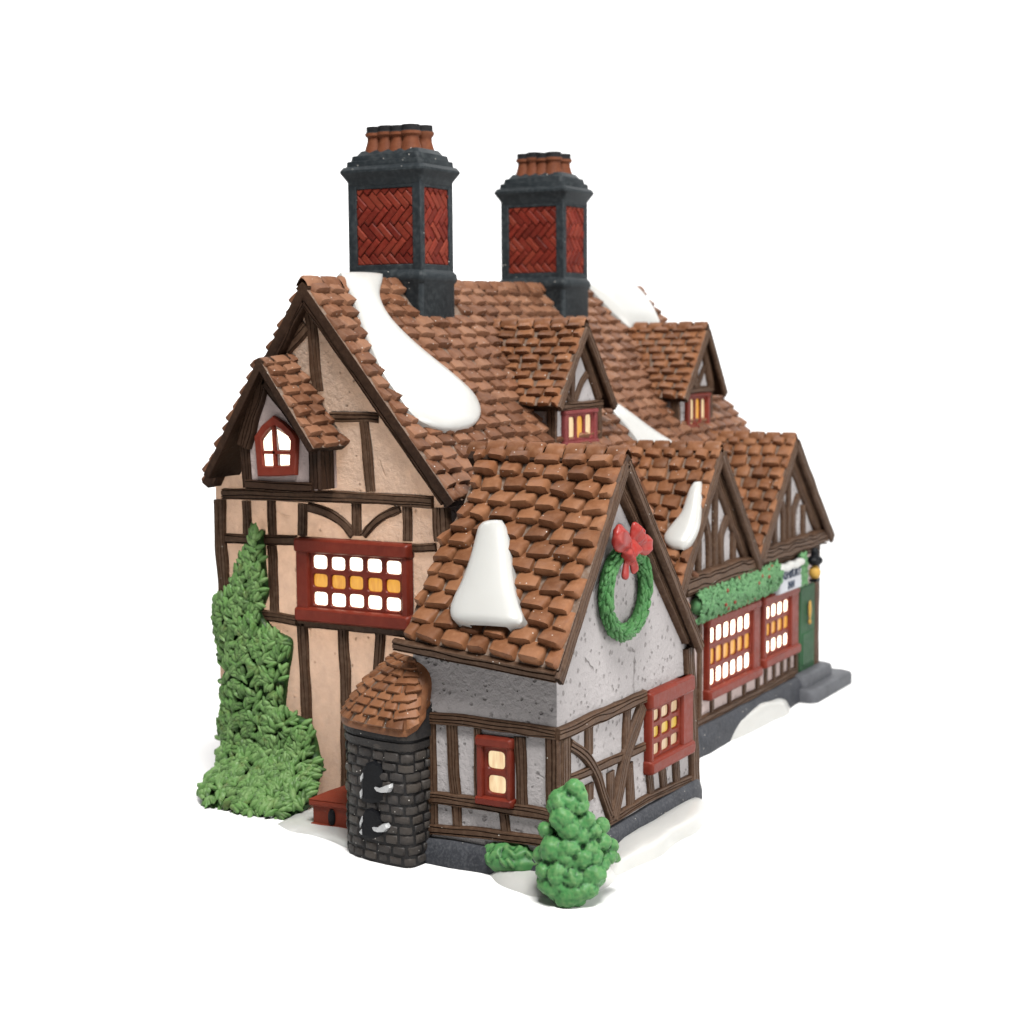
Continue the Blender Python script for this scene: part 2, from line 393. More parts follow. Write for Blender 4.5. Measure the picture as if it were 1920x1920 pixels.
def uz(zk, q, ax, v):
    P = on(zp(zk, q), ax, v); return ((-P.y if ax == 0 else P.x), P.z)

def window(parent, ax, v, u0, z0, u1, z1, cols, rows, panemats, mat='red', edge=(.22, .16, .22, .22), depth=.2, mull=.13, label=None, lintel=.1, sill=.12, rowfr=None, mullz=None, pane_parent=None):
    """moulded window: slab pierced by soft-cornered openings, raised surround, lit panes set back.  edge = left, right, bottom, top"""
    mb = MB(); pn = MB(); zoff = .05
    a0, a1, b0, b1 = u0+edge[0], u1-edge[1], z0+edge[2], z1-edge[3]
    cw = (a1-a0)/cols
    fr = rowfr or [1]*rows; tot = sum(fr); zb = [b0]
    for x in fr: zb.append(zb[-1]+(b1-b0)*x/tot)
    h = depth*.55
    for i in range(cols):
        for j in range(rows):
            x0, x1, y0, y1 = a0+i*cw, a0+(i+1)*cw, zb[j], zb[j+1]
            cx, cy = (x0+x1)/2, (y0+y1)/2; hw, hh = (x1-x0)/2, (y1-y0)/2
            iw, ih = hw-mull/2, hh-(mullz or mull)/2
            iw *= R.uniform(.95, 1.03); ih *= R.uniform(.95, 1.03); ox, oy = R.uniform(-.012, .012), R.uniform(-.012, .012)
            outer, edge1, edge2, low = [], [], [], []
            K2 = 28
            for k in range(K2):
                a = 2*math.pi*(k+.5)/K2; c, s = math.cos(a), math.sin(a); q = max(abs(c), abs(s)); se = (abs(c)**5+abs(s)**5)**(-1/5)
                outer.append(pt(ax, v-h, cx+hw*c/q, cy+hh*s/q))
                edge1.append(pt(ax, v-h, cx+ox+(iw+.025)*c*se, cy+oy+(ih+.025)*s*se))
                edge2.append(pt(ax, v-h+.03, cx+ox+iw*c*se, cy+oy+ih*s*se))
                low.append(pt(ax, v-max(.02, h-.07), cx+ox+iw*c*se, cy+oy+ih*s*se))
            mb.grid([outer, edge1, edge2, low], 0, closed=True)
            mi = panemats[j] if isinstance(panemats[0], int) else panemats[j][i]
            pn.add([p_+(low[0]-low[0]) for p_ in low], [tuple(range(K2))], mi)
    # surround
    n = V((-1, 0, 0)) if ax == 0 else V((0, -1, 0))
    for (p, q) in (((u0, z0), (a0, z1)), ((a1, z0), (u1, z1))): rounded(mb, p, q, ax, v, depth, 0, .06)
    rounded(mb, (u0-.04, z0), (u1+.04, b0), ax, v, depth+sill, 0, .07)
    rounded(mb, (u0-.03, b1), (u1+.03, z1), ax, v, depth+lintel, 0, .07)
    w = mb.build('window', mat, parent, label)
    pn.build('pane', panemats_list, pane_parent or w)
    return w
panemats_list = ['pane', 'amber', 'dimpane', 'creampane', 'yellow']

def ladder(mb, rows, Pf, h, m=0, seg=10, pw=.55, sink=.04, ends=True):
    """soft mound between left/right edges; Pf(pixel) -> (point, normal)"""
    grid = []; nR = len(rows)
    L = smooth_poly([V((*r[0], 0)) for r in rows]); Rr = smooth_poly([V((*r[1], 0)) for r in rows])
    n = len(L)
    for i in range(n):
        row = []
        f = i/(n-1); en = 1.0
        for e in (f, 1-f): en *= min(1, (e*n/5.0+.02))**.5 if ends else 1
        for j in range(seg+1):
            a = -math.cos(math.pi*j/seg); px = lerp(L[i], Rr[i], (a+1)/2); p, nn = Pf((px.x, px.y))
            row.append(p+nn*(h*en*max(0, 1-a*a)**pw-sink))
        grid.append(row)
    mb.grid(grid, m)
    under = [[p-Pf((960, 960))[1]*.30 for p in (r[0], r[-1])] for r in grid]
    mb.grid(under, m)
    mb.grid([[r[0] for r in grid], [u[0] for u in under]], m); mb.grid([[r[-1] for r in grid], [u[1] for u in under]], m)

def dome(mb, outline, h, m=0, z0=0.0, pw=.45, rings=7, top=None):
    """mound on the ground over a star-shaped outline (3-D points)"""
    o = smooth_poly([V(p) for p in outline]+[V(outline[0])])[:-1]
    c = sum(o, V((0, 0, 0)))/len(o); rows = []
    for i in range(rings+1):
        f = 1-i/rings*.98
        row = []
        for p in o:
            q = lerp(c, p, f); q.z = z0+h*max(0, 1-f**3)**pw*(1+.12*noise.noise(q*.9)); row.append(q)
        rows.append(row)
    mb.grid(rows, m, closed=True); mb.add(rows[-1], [tuple(range(len(o)))], m); mb.add([p+V((0, 0, z0-p.z)) for p in o], [tuple(range(len(o)))], m)

# ------------------------------------------------------------------ the figurine: one moulded piece
root = bpy.data.objects.new('porcelain_house', None); COL.objects.link(root)
root.empty_display_size = 1
root['label'] = 'painted porcelain timber-framed village house with lit windows and two brick chimneys on white table'
root['category'] = 'figurine'

# ---- main body: thin lit shell
GX = 0.0; YF, YB = -4.35, 3.32; RY, RZ = -.1, 14.55; XE = 21.2
EF = (-4.85, 8.75); EB = (3.55, 8.95)
mb = MB(); st = 9
prof = [(YB, .0), (YB, 8.9), (RY, 14.2), (YF, 9.0), (YF, 0)]
mb.add([V((GX, y, z)) for y, z in prof], [(0, 1, 2, 3, 4)])
mb.build('wall', 'glow_wall', root, 'warm glowing gable end wall')
mb = MB()
mb.add([V((XE, y, z)) for y, z in prof], [(0, 1, 2, 3, 4)])
mb.add([V((GX+.01, YB, 0)), V((XE, YB, 0)), V((XE, YB, 8.9)), V((GX+.01, YB, 8.9))], [(0, 1, 2, 3)])
mb.add([V((GX+.01, YF, 0)), V((XE, YF, 0)), V((XE, YF, 9.0)), V((GX+.01, YF, 9.0))], [(0, 1, 2, 3)])
mb.build('wall', 'shop_wall', root)

# ---- main roof
def roof(name, slopes, label=None, mats=('tile', 'grout', 'timber_dark'), caps=None, thick=.26):
    mb = MB()
    for s in slopes:
        P = s['P']; slab(mb, P, thick, s.get('flip', 1)); tiles(mb, P, s['rows'], s['tw'], s['th'], 0, 1, s.get('jit', 1), s.get('flip', 1), s.get('skip'), s.get('u0', 0), s.get('u1', 1))
    if caps:
        for c in caps: ridge_caps(mb, *c)
    return mb.build(name, list(mats), root, label, sharp=46)
XR = 21.75
Pm = bil((-.32, EF[0], EF[1]), (XR, EF[0], EF[1]+.25), (XR, RY+.1, RZ+.22), (-.32, RY, RZ))
Pm2 = bil((5.0, -5.95, 7.42), (XR, -5.95, 7.62), (XR, EF[0], EF[1]+.25), (5.0, EF[0], EF[1]+.06))
Pm3 = bil((5.0, -7.5, 5.56), (9.6, -7.5, 5.62), (9.6, -5.95, 7.48), (5.0, -5.95, 7.42))
Pb = bil((XR, EB[0], EB[1]+.2), (-.32, EB[0], EB[1]), (-.32, RY, RZ), (XR, RY+.1, RZ+.22))
def in_stack(s, t):
    p = Pm(s, t); return any(a-.1 < p.x < b+.1 and p.y > -1.05 for a, b in ((4.5, 6.36), (13.55, 15.38)))
main_roof = roof('roof', [dict(P=Pm, rows=18, tw=.78, th=.17, skip=in_stack), dict(P=Pm2, rows=3, tw=.78, th=.16), dict(P=Pm3, rows=5, tw=.78, th=.16), dict(P=Pb, rows=18, tw=.85, th=.15)],
                 'long steep main roof of brown tiles', ('tile_pale', 'grout', 'timber_dark'),
                 caps=[((-.34, RY, RZ+.03), (XR, RY+.1, RZ+.25), 26, .17)])
nM = ((Pm(1, .5)-Pm(0, .5)).cross(Pm(.5, 1)-Pm(.5, 0))).normalized()
def PfM(p): return onplane(p, Pm(0, 0)+nM*.22, nM), nM

# bargeboards of the gable end
mb = MB()
def barge(mb, a, b, n, w, d, m=0): bar(mb, [a, b], n, w, d, m, curve=False, wob=.3)
# under-board against the wall (wide dark timber, shade in its paint) and the verge board
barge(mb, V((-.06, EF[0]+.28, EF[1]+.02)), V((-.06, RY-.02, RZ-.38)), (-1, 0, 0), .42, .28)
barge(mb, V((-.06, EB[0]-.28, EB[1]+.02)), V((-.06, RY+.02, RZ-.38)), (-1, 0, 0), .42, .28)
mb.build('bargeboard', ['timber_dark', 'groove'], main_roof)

# snow on the main slope
def snowpatch(parent, rows, Pf, h=.16, label=None):
    mb = MB(); ladder(mb, rows, Pf, h, pw=.42); return mb.build('snow_patch', 'snow', parent, label, sharp=75)
snowpatch(main_roof, [((640, 509), (719, 512)), ((648, 524), (718, 524)), ((664, 560), (712, 555)), ((680, 605), (728, 590)), ((700, 655), (760, 625)), ((722, 700), (800, 660)),
                      ((748, 738), (850, 700)), ((775, 775), (888, 735)), ((800, 793), (902, 765)), ((832, 804), (897, 788)), ((858, 806), (880, 802))], PfM, .2, 'long tongue of snow below the front chimney')
snowpatch(main_roof, [((1098, 531), (1186, 529)), ((1118, 550), (1202, 546)), ((1140, 573), (1220, 570)), ((1165, 598), (1234, 598)), ((1185, 615), (1242, 615))], PfM, .3, 'snow on the far end of the ridge')
snowpatch(main_roof, [((1147, 760), (1158, 754)), ((1160, 780), (1180, 772)), ((1178, 800), (1208, 793)), ((1194, 820), (1236, 812)), ((1208, 838), (1262, 828)), ((1222, 850), (1275, 842))], PfM, .16, 'thin streak of snow between the dormers')

# ---- gable end timbers
mb = MB(); g = dict(ax=0, v=GX)
def G1(p, w, **k): wbar(mb, 1, p, w, 0, GX, **k)
def G2(p, w, **k): wbar(mb, 2, p, w, 0, GX, **k)
G1([(800, 250), (860, 400), (905, 900)], 80)
G1([(830, 430), (680, 600)], 90)
G1([(1000, 1080), (1200, 1085), (1345, 1090)], 75)
G1([(1240, 1100), (1262, 1300), (1290, 1620)], 68)
G1([(230, 1635), (600, 1650), (1000, 1655), (1400, 1675), (1740, 1700)], 85, d=.17)
G2([(205, 140), (215, 420), (240, 800), (245, 900)], 80, d=.15)
G2([(395, 150), (405, 390)], 62); G2([(410, 460), (415, 620)], 60)
G2([(578, 150), (585, 400)], 60); G2([(578, 470), (600, 955)], 66)
G2([(800, 170), (800, 400)], 68); G2([(1187, 160), (1187, 400)], 66); G2([(1552, 190), (1555, 440)], 68)
G2([(1800, 200), (1815, 440)], 120, d=.2)
G2([(840, 195), (970, 235), (1090, 310), (1165, 400)], 68); G2([(1500, 205), (1390, 255), (1300, 325), (1240, 400)], 62)
G2([(250, 420), (500, 430), (760, 435)], 74, d=.13); G2([(1575, 490), (1760, 485)], 66)
G2([(480, 970), (620, 985), (760, 1012)], 78, d=.14); G2([(770, 1025), (1100, 1055), (1540, 1100)], 62)
G2([(795, 1030), (810, 1300), (832, 1720), (835, 1860)], 76)
G2([(1092, 1070), (1105, 1400), (1112, 1800), (1112, 2230)], 76)
G2([(1360, 1100), (1345, 1330), (1340, 1500)], 72)
mb.build('timber_frame', ['timber', 'groove'], root, 'dark timbers of the glowing gable end')

# big lit window
u0, z1 = uz(2, (772, 405), 0, GX); _, z0 = uz(2, (772, 1005), 0, GX); u1, _ = uz(2, (1592, 720), 0, GX)
window(root, 0, GX, u0, z0, u1, z1, 5, 3, [0, 1, 0], edge=(.46, .26, .42, .42), depth=.24, mull=.14, label='wide lit window with a row of amber panes', lintel=.06, sill=.07)

# ---- bay on the gable end with pointed window
BX = -1.0
mb = MB()
bay = [V((BX, 1.42, 8.95)), V((BX, 1.42, 10.2)), V((BX, .62, 12.0)), V((BX, -.92, 10.0)), V((BX, -.92, 8.95))]
mb.hexa(bay, V((1.0, 0, 0)))
bayo = mb.build('gable_bay', 'shop_wall', root, 'small jettied gable with pointed window')
mb = MB()
wbar(mb, 1, [(385, 1290), (405, 1590)], 66, 0, BX); wbar(mb, 1, [(885, 1270), (890, 1600)], 80, 0, BX); wbar(mb, 1, [(400, 1568), (640, 1580), (880, 1590)], 70, 0, BX, d=.16)
wbar(mb, 1, [(520, 800), (380, 1290)], 110, 0, BX, d=.2); wbar(mb, 1, [(525, 790), (880, 1270)], 90, 0, BX, d=.2)
bar(mb, [V((BX+.45, -.93, 8.95)), V((BX+.45, -.93, 10.2))], (0, -1, 0), .75, .1)
mb.build('timber', ['timber_dark', 'groove'], bayo)
Pbay = bil((BX-.45, -1.2, 10.12), (.06, -1.28, 10.12), (.06, .55, 12.62), (BX-.45, .55, 12.52))
Pbay2 = bil((.06, 2.6, 9.3), (BX-.45, 2.55, 9.3), (BX-.45, .55, 12.52), (.06, .55, 12.62))
mb = MB()
for P, u in ((Pbay, 1), (Pbay2, 1)):
    slab(mb, P, .2); tiles(mb, P, 9, .72, .16)
mb.build('roof', ['tile_pale', 'grout', 'timber_dark'], bayo)
mb = MB()
# pointed window: slab, panes, bars
def poly(k, ps, v): return [on(zp(k, p), 0, v) for p in ps]
out = poly(1, [(600, 1072), (680, 1120), (748, 1190), (776, 1240), (766, 1500), (640, 1508), (490, 1508), (466, 1220), (520, 1140)], BX)
def inset(ps, f, dx):
    c = sum(ps, V((0, 0, 0)))/len(ps); return [lerp(c, p, f)+V((dx, 0, 0)) for p in ps]
mb.grid([inset(out, 1, .02), inset(out, 1, -.10), inset(out, .95, -.15)], 0, closed=True)
mb.grid([inset(out, .95, -.15), inset(out, .70, -.15), inset(out, .66, -.04)], 0, closed=True)
bar(mb, poly(1, [(592, 1130), (610, 1480)], BX-.02), (-1, 0, 0), .09, .12, grain=False); bar(mb, poly(1, [(490, 1335), (745, 1338)], BX-.02), (-1, 0, 0), .09, .12, grain=False)
wn = mb.build('window', 'red', bayo, 'pointed red window in the small gable')

# ---- front wing
AX, AXR, AY, ABY = -3.0, 5.2, -9.29, -5.25
RX = .55
mb = MB()
wp = [(AX, .3), (AXR, .3), (AXR, 4.9), (RX, 9.55), (AX, 5.3)]
mb.hexa([V((x, AY, z)) for x, z in wp], V((0, ABY-AY, 0)))
wing = mb.build('wall', 'wall', root, 'pitted pale wall of the front wing')
WL = bil((-3.52, -9.68, 5.12), (-3.52, -5.05, 5.72), (.3, -3.3, 10.05), (.16, -9.68, 10.1))
# eave start at the gable: order so that s runs from the house to the gable
WLs = bil((-3.45, -5.0, 5.62), (-3.62, -9.66, 5.30), (.16, -9.68, 10.06), (.4, -3.35, 10.1))
WLs = bil((-3.45, -5.0, 5.66), (-3.62, -9.66, 5.30), (.12, -9.68, 10.1), (.4, -3.35, 10.12))
nW0 = (WLs(1, .5)-WLs(0, .5)).cross(WLs(.5, 1)-WLs(.5, 0)).normalized()
_lb = [onplane(q, WLs(.7, .5), nW0) for q in ((755, 1203), (790, 1110), (828, 1015), (860, 968), (884, 915), (892, 845))]
def WLp(s, t, e=WLs(1, 0), c=WLs(1, 1)):
    r_ = lerp(e, c, t); f = min(.9999, max(0, t))*(len(_lb)-1); i = int(f); l = lerp(_lb[i], _lb[i+1], f-i)
    zt = lerp(WLs(0, 0).z, WLs(0, 1).z, t)
    for a, b in zip(_lb[:-1], _lb[1:]):
        if a.z <= zt <= b.z: l = lerp(a, b, (zt-a.z)/(b.z-a.z))
    if zt < _lb[0].z: l = _lb[0]
    if zt > _lb[-1].z: l = _lb[-1]
    l = V((r_.x+(l.x-r_.x), l.y, r_.z+(l.z-r_.z)))
    return lerp(l, r_, s)
WRs = bil((4.95, -9.66, 4.62), (5.3, -5.2, 4.9), (.12, _lb[-1].y+.05, 10.10), (.12, -9.68, 10.1))
def flipof(P, want):
    n = (P(1, .5)-P(0, .5)).cross(P(.5, 1)-P(.5, 0)); return 1 if n.dot(V(want)) > 0 else -1
wing_roof = roof('roof', [dict(P=WLp, rows=13, tw=.70, th=.24, flip=flipof(WLs, (-1, 0, 1))), dict(P=WRs, rows=12, tw=.72, th=.18, flip=flipof(WRs, (1, 0, 1)))],
                 'chunky tiled roof of the front wing', caps=[((.12, -9.70, 10.12), (.3, -5.0, 10.14), 8, .20)], thick=.3)
nW = ((WLs(1, .5)-WLs(0, .5)).cross(WLs(.5, 1)-WLs(.5, 0))).normalized()
if nW.x > 0: nW = -nW
def PfW(p): return onplane(p, WLs(.5, .4)+nW*.30, nW), nW
snowpatch(wing_roof, [((906, 978), (940, 974)), ((897, 990), (948, 988)), ((890, 1015), (953, 1012)), ((880, 1050), (957, 1050)), ((865, 1090), (962, 1095)), ((850, 1120), (970, 1130)),
                      ((843, 1143), (978, 1152)), ((850, 1162), (974, 1168)), ((880, 1171), (950, 1175))], PfW, .24, 'bell shaped snow patch on the wing roof')
# verge boards and eave fascia of the wing
mb = MB()
y = -9.60
bar(mb, [V((-3.55, y, 5.02)), V((.10, y, 9.86))], (0, -1, 0), .36, .14, curve=False, wob=.3)
bar(mb, [V((4.92, y, 4.40)), V((.14, y, 9.86))], (0, -1, 0), .36, .14, curve=False, wob=.3)
bar(mb, [V((4.55, AY, 4.72)), V((.30, AY, 9.30))], (0, -1, 0), .42, .22, curve=False, wob=.3)
bar(mb, [V((-3.05, AY, 5.35)), V((.2, AY, 9.35))], (0, -1, 0), .22, .16, curve=False, wob=.3)
bar(mb, [V((-3.42, -5.0, 5.52)), V((-3.56, -9.6, 5.15))], (-1, 0, -.3), .30, .16, curve=False, wob=.3)
mb.build('bargeboard', ['timber', 'groove'], wing_roof)

mb = MB()
def A1(p, w, **k): wbar(mb, 6, p, w, 0, AX, **k)
def A2(p, w, **k): wbar(mb, 6, p, w, 1, AY, **k)
A1([(200, 462), (420, 480), (650, 515), (975, 562)], 72, d=.16)
A1([(225, 480), (230, 800), (238, 1130)], 48); A1([(345, 510), (355, 750), (372, 945)], 66); A1([(500, 530), (505, 945)], 42)
A1([(752, 580), (765, 800), (772, 1010)], 68); A1([(950, 590), (952, 900), (950, 1200)], 80, d=.14)
A1([(205, 942), (500, 975), (700, 1010), (935, 1050)], 76, d=.15)
A1([(372, 990), (380, 1110)], 56); A1([(658, 1040), (668, 1160)], 60)
A1([(205, 1130), (560, 1162), (935, 1210)], 66, d=.15)
A2([(965, 568), (1100, 510), (1250, 442), (1490, 335)], 78, d=.16)
A2([(1012, 590), (1012, 880)], 60, d=.14); A2([(1030, 1000), (1030, 1220)], 60, d=.1)
A2([(1040, 622), (1130, 690), (1200, 800), (1240, 930), (1290, 1075)], 52, d=.15)
A2([(1030, 842), (1240, 752), (1490, 640)], 56, d=.12)
A2([(1155, 520), (1155, 690)], 42); A2([(1160, 860), (1160, 960)], 42); A2([(1285, 790), (1290, 1070)], 42)
A2([(1387, 400), (1380, 690)], 38); A2([(1398, 740), (1410, 1010)], 44)
A2([(1475, 390), (1392, 640), (1342, 860), (1300, 1070)], 52, d=.15)
A2([(1270, 1092), (1500, 955), (1785, 822)], 48, d=.14)
A2([(1752, 40), (1770, 400), (1788, 860)], 52, d=.16)
A2([(1520, 800), (1532, 945)], 36); A2([(1598, 765), (1608, 915)], 36); A2([(1678, 725), (1688, 880)], 36)
mb.build('timber_frame', ['timber', 'groove'], root, 'brown timbers of the front wing')

u0, z1 = uz(6, (508, 560), 0, AX); _, z0 = uz(6, (525, 975), 0, AX); u1, _ = uz(6, (722, 780), 0, AX)
window(root, 0, AX, u0, z0, u1, z1, 1, 2, [3, 3], edge=(.20, .14, .22, .28), depth=.2, mull=.16, label='small two-paned window of the front wing', lintel=.04, sill=.05)
u0, z1 = uz(6, (1495, 298), 1, AY); _, z0 = uz(6, (1505, 805), 1, AY); u1, z1b = uz(6, (1752, 215), 1, AY); z1 = (z1+z1b)/2
window(root, 1, AY, u0, z0, u1, z1, 3, 3, [2, 4, 2], edge=(.20, .74, .38, .48), depth=.22, mull=.13, mullz=.16, label='nine-paned window of the front wing', lintel=.05, sill=.07)

# wreath
mb = MB(); wy = AY-.16
cx = on((1172, 1110), 1, wy); L_ = on((1131, 1110), 1, wy); T_ = on((1175, 1030), 1, wy); B_ = on((1172, 1185), 1, wy)
rx = abs(cx.x-L_.x)*.93; zc = (T_.z+B_.z)/2; rz = (T_.z-B_.z)/2
for k in range(64):
    a = 2*math.pi*k/64
    c = V((cx.x+rx*math.cos(a), wy, zc+rz*math.sin(a)))
    mb.ell(c, (.20, .18, .19), seg=10, ring=6)
for k in range(330):
    a = R.uniform(0, 2*math.pi); b = R.uniform(-.2, math.pi+.2)
    tx, tz = -rx*math.sin(a), rz*math.cos(a); tl = math.hypot(tx, tz); t = V((tx/tl, 0, tz/tl)); o = V((math.cos(a), 0, math.sin(a)))
    d = o*math.cos(b)+V((0, -1, 0))*math.sin(b)
    c = V((cx.x+rx*math.cos(a), wy, zc+rz*math.sin(a)))+d*.175
    t2 = (t+o*math.cos(b)*.55).normalized(); s = d.cross(t2).normalized(); d2 = t2.cross(s)
    rot = Matrix((t2, s, d2)).transposed()
    mb.ell(c, (.15, .055, .06), rot, 0, R.uniform(0, 1), 8, 5)
wr = mb.build('wreath', 'wreath', root, 'oval green wreath with red bow', sharp=60)
mb = MB(); bc = on((1180, 1032), 1, wy-.2)
def loop(a, b, w, d, dy0=0, dy1=0, ribs=3, blunt=.4):
    """ribbon loop: narrow at the knot a, full at its outer end b (photo points)"""
    A = on(zp(5, a), 1, wy-.2)+V((0, dy0, 0)); B = on(zp(5, b), 1, wy-.2)+V((0, dy1, 0)); t = (B-A).normalized(); sd = V((0, -1, 0)).cross(t).normalized(); nn = t.cross(sd); rows = []
    for i in range(13):
        f = i/12; r = (f+.10)**.75*max(0.02, 1-f**6)**blunt
        rows.append([lerp(A, B, f)+sd*(w*r*math.cos(g))*(1+.10*math.cos(ribs*g+f*2))+nn*(d*r*math.sin(g)*(1+.16*math.cos(ribs*2*g))) for g in [2*math.pi*k/18 for k in range(18)]])
    mb.grid(rows, 0, closed=True); mb.add(rows[0], [tuple(range(18))]); mb.add(rows[-1], [tuple(range(18))])
loop((1420, 720), (1300, 650), .42, .20, -.02, -.12); loop((1395, 700), (1345, 640), .25, .18, -.05, -.05)
loop((1410, 700), (1450, 612), .42, .2, -.02, -.12); loop((1420, 700), (1480, 640), .34, .18, 0, -.05); loop((1420, 720), (1518, 705), .34, .18, 0, -.08)
loop((1400, 680), (1410, 770), .40, .24, -.10, -.12)
loop((1395, 730), (1372, 800), .34, .2, -.06, -.14); loop((1390, 760), (1372, 918), .22, .10, -.02, -.04, 2, .25); loop((1405, 750), (1428, 872), .24, .10, -.04, -.08, 2, .25)
mb.build('bow', 'bow', wr, remesh=.03, smooth=2)

for q, x_ in (((893, 884), .6), ((897, 902), .4), ((893, 922), .1)):
    mb = MB(); c = on(q, 0, x_)
    for k in range(7): mb.ell(c+V((R.uniform(-.1, .1), R.uniform(-.06, .06), R.uniform(-.2, .2))), (.06, .05, R.uniform(.04, .1)), seg=8, ring=5)
    mb.build('snow_fleck', 'snow', root, remesh=.02, smooth=1)
# ---- tower with lean-to tiled cap
foot = [(-2.5, -5.72), (-3.1, -5.70), (-3.66, -5.64), (-3.77, -5.58), (-3.82, -5.46), (-3.80, -4.9), (-3.72, -4.4), (-3.6, -3.9), (-3.42, -3.55), (-3.12, -3.32), (-2.7, -3.15), (-2.0, -3.05), (-1.0, -3.0), (0.0, -3.0)]
def footp(s, grow=0.):
    L = [0]
    for a, b in zip(foot[:-1], foot[1:]): L.append(L[-1]+math.hypot(b[0]-a[0], b[1]-a[1]))
    d = s*L[-1]
    for i in range(len(L)-1):
        if d <= L[i+1]+1e-9:
            t = (d-L[i])/(L[i+1]-L[i]); a, b = V((*foot[i], 0)), V((*foot[i+1], 0)); p = lerp(a, b, t)
            q = V((-2.4, -4.4, 0)); n = V((p.x-q.x, p.y-q.y, 0)); n.normalize()
            tg = (b-a).normalized(); nn = V((tg.y, -tg.x, 0)); nn = -nn if nn.dot(n) < 0 else nn
            return p+nn*grow, nn
    return p, nn
FL = sum(math.hypot(b[0]-a[0], b[1]-a[1]) for a, b in zip(foot[:-1], foot[1:]))
SC = 1.32/FL                      # the corner of the oven along its footprint
def rimz(s): return 3.45+.06*math.sin(s*3)+(.95*((SC-s)/SC)**.9 if s < SC else 0)
mb = MB(); zt = 3.55
mb.grid([[footp(j/60, gr-.0)[0]+V((0, 0, z)) for j in range(61)] for z, gr in ((0, .03), (.4, .02), (2.92, 0), (2.95, .07), (3.12, .08), (3.14, .04), (3.2, .04), (3.22, .11))]+[[footp(j/60, .09)[0]+V((0, 0, rimz(j/60)-.06)) for j in range(61)]], 0, .1)
z = .06; r = 0
while z < 2.95:
    hgt = R.uniform(.23, .29); s = R.uniform(0, .05)*(r % 2 + .3)-.02
    while s < 1:
        w = R.uniform(.34, .52)/FL
        a, b = max(0, s), min(1, s+w-.05/FL)
        if b-a > .1/FL:
            h = R.uniform(.05, .10); tint = R.uniform(0, 1); rows = []; dz = R.uniform(-.02, .02)
            for fz, hz in ((0, 0), (.12, .8), (.5, 1), (.88, .8), (1, 0)):
                row = []
                for fs, hs in ((0, 0), (.1, .8), (.5, 1), (.9, .8), (1, 0)):
                    p, n = footp(lerp(a, b, fs)); row.append(p+n*(h*hz*hs)+V((0, 0, z+dz+(hgt-.04)*fz)))
                rows.append(row)
            mb.grid(rows, 0, tint)
        s += w
    z += hgt; r += 1
tower = mb.build('stone_oven', 'stone', root, 'dark brick oven tower beside the front wing', sharp=50)
mb = MB()
apx = V((-2.95, -5.25, 5.12))
def tower_roof(s, t):
    ss = s*.94
    b, n = footp(ss, .13 if ss > SC*.5 else .04); b = b+V((0, 0, rimz(ss)))
    e = apx+(V((.75, 1.3, -.05))*max(0, ss-SC))+V((0, -.45, -.12))*max(0, (SC-ss)/SC)
    bend = .15*math.sin(math.pi*min(1, max(0, t)))
    return lerp(b, e, t)+V((bend*n.x, bend*n.y, bend*.6))
fl = flipof(tower_roof, (-1, 0, 1))
top = [[tower_roof(j/40, i/8) for j in range(41)] for i in range(9)]
kc = int(SC/.94*40)+1
mb.grid([r[kc:] for r in top], 1); mb.grid([r[:kc+1] for r in top], 0, .3); mb.grid([[footp(j/40*.94, .0)[0]+V((0, 0, rimz(j/40*.94)-.2)) for j in range(41)], [p+V((0, 0, -.17)) for p in top[0]], [p+(p-apx)*.02+V((0, 0, -.06)) for p in top[0]], top[0]], 0)
tiles(mb, tower_roof, 9, .42, .10, 0, 1, .8, fl, u0=SC*.9)
mb.build('roof', ['tile', 'grout'], tower, sharp=50)
# oven mouths, snow-silver ledges
def tower_patch(zk, outline, lift, name, mat, thick=.05, rm=None):
    mb = MB(); P = [on(zp(zk, q), 0, -3.82-lift) for q in outline]
    c = sum(P, V((0, 0, 0)))/len(P)
    mb.grid([[p+V((thick+.12, 0, 0)) for p in P], P, [lerp(c, p, .85)-V((thick, 0, 0)) for p in P]], 0, closed=True)
    mb.add([lerp(c, p, .85)-V((thick, 0, 0)) for p in P], [tuple(range(len(P)))], 0)
    return mb.build(name, mat, tower)
tower_patch(3, [(1232, 740), (1258, 695), (1310, 676), (1352, 700), (1372, 745), (1376, 960), (1300, 985), (1228, 970), (1218, 850)], .02, 'oven_mouth', 'iron', .015)
tower_patch(3, [(1218, 1095), (1246, 1035), (1290, 1018), (1336, 1048), (1366, 1110), (1368, 1215), (1300, 1240), (1218, 1225)], .02, 'oven_mouth', 'iron', .015)
for pts in ([(1312, 870), (1340, 878), (1380, 862), (1430, 845), (1438, 870), (1420, 905), (1370, 908), (1330, 895)], [(1298, 1158), (1330, 1162), (1370, 1135), (1405, 1130), (1418, 1160), (1390, 1190), (1340, 1192), (1310, 1180)]):
    tower_patch(3, pts, .10, 'oven_handle', 'silver', .06)
for pts in ([(1212, 790), (1228, 765), (1230, 800), (1215, 830)], [(1208, 900), (1222, 880), (1224, 930), (1214, 950)], [(1208, 1120), (1225, 1075), (1228, 1110), (1210, 1160)], [(1205, 1190), (1220, 1170), (1222, 1210)]):
    tower_patch(3, pts, .05, 'frost_patch', 'silver', .02)

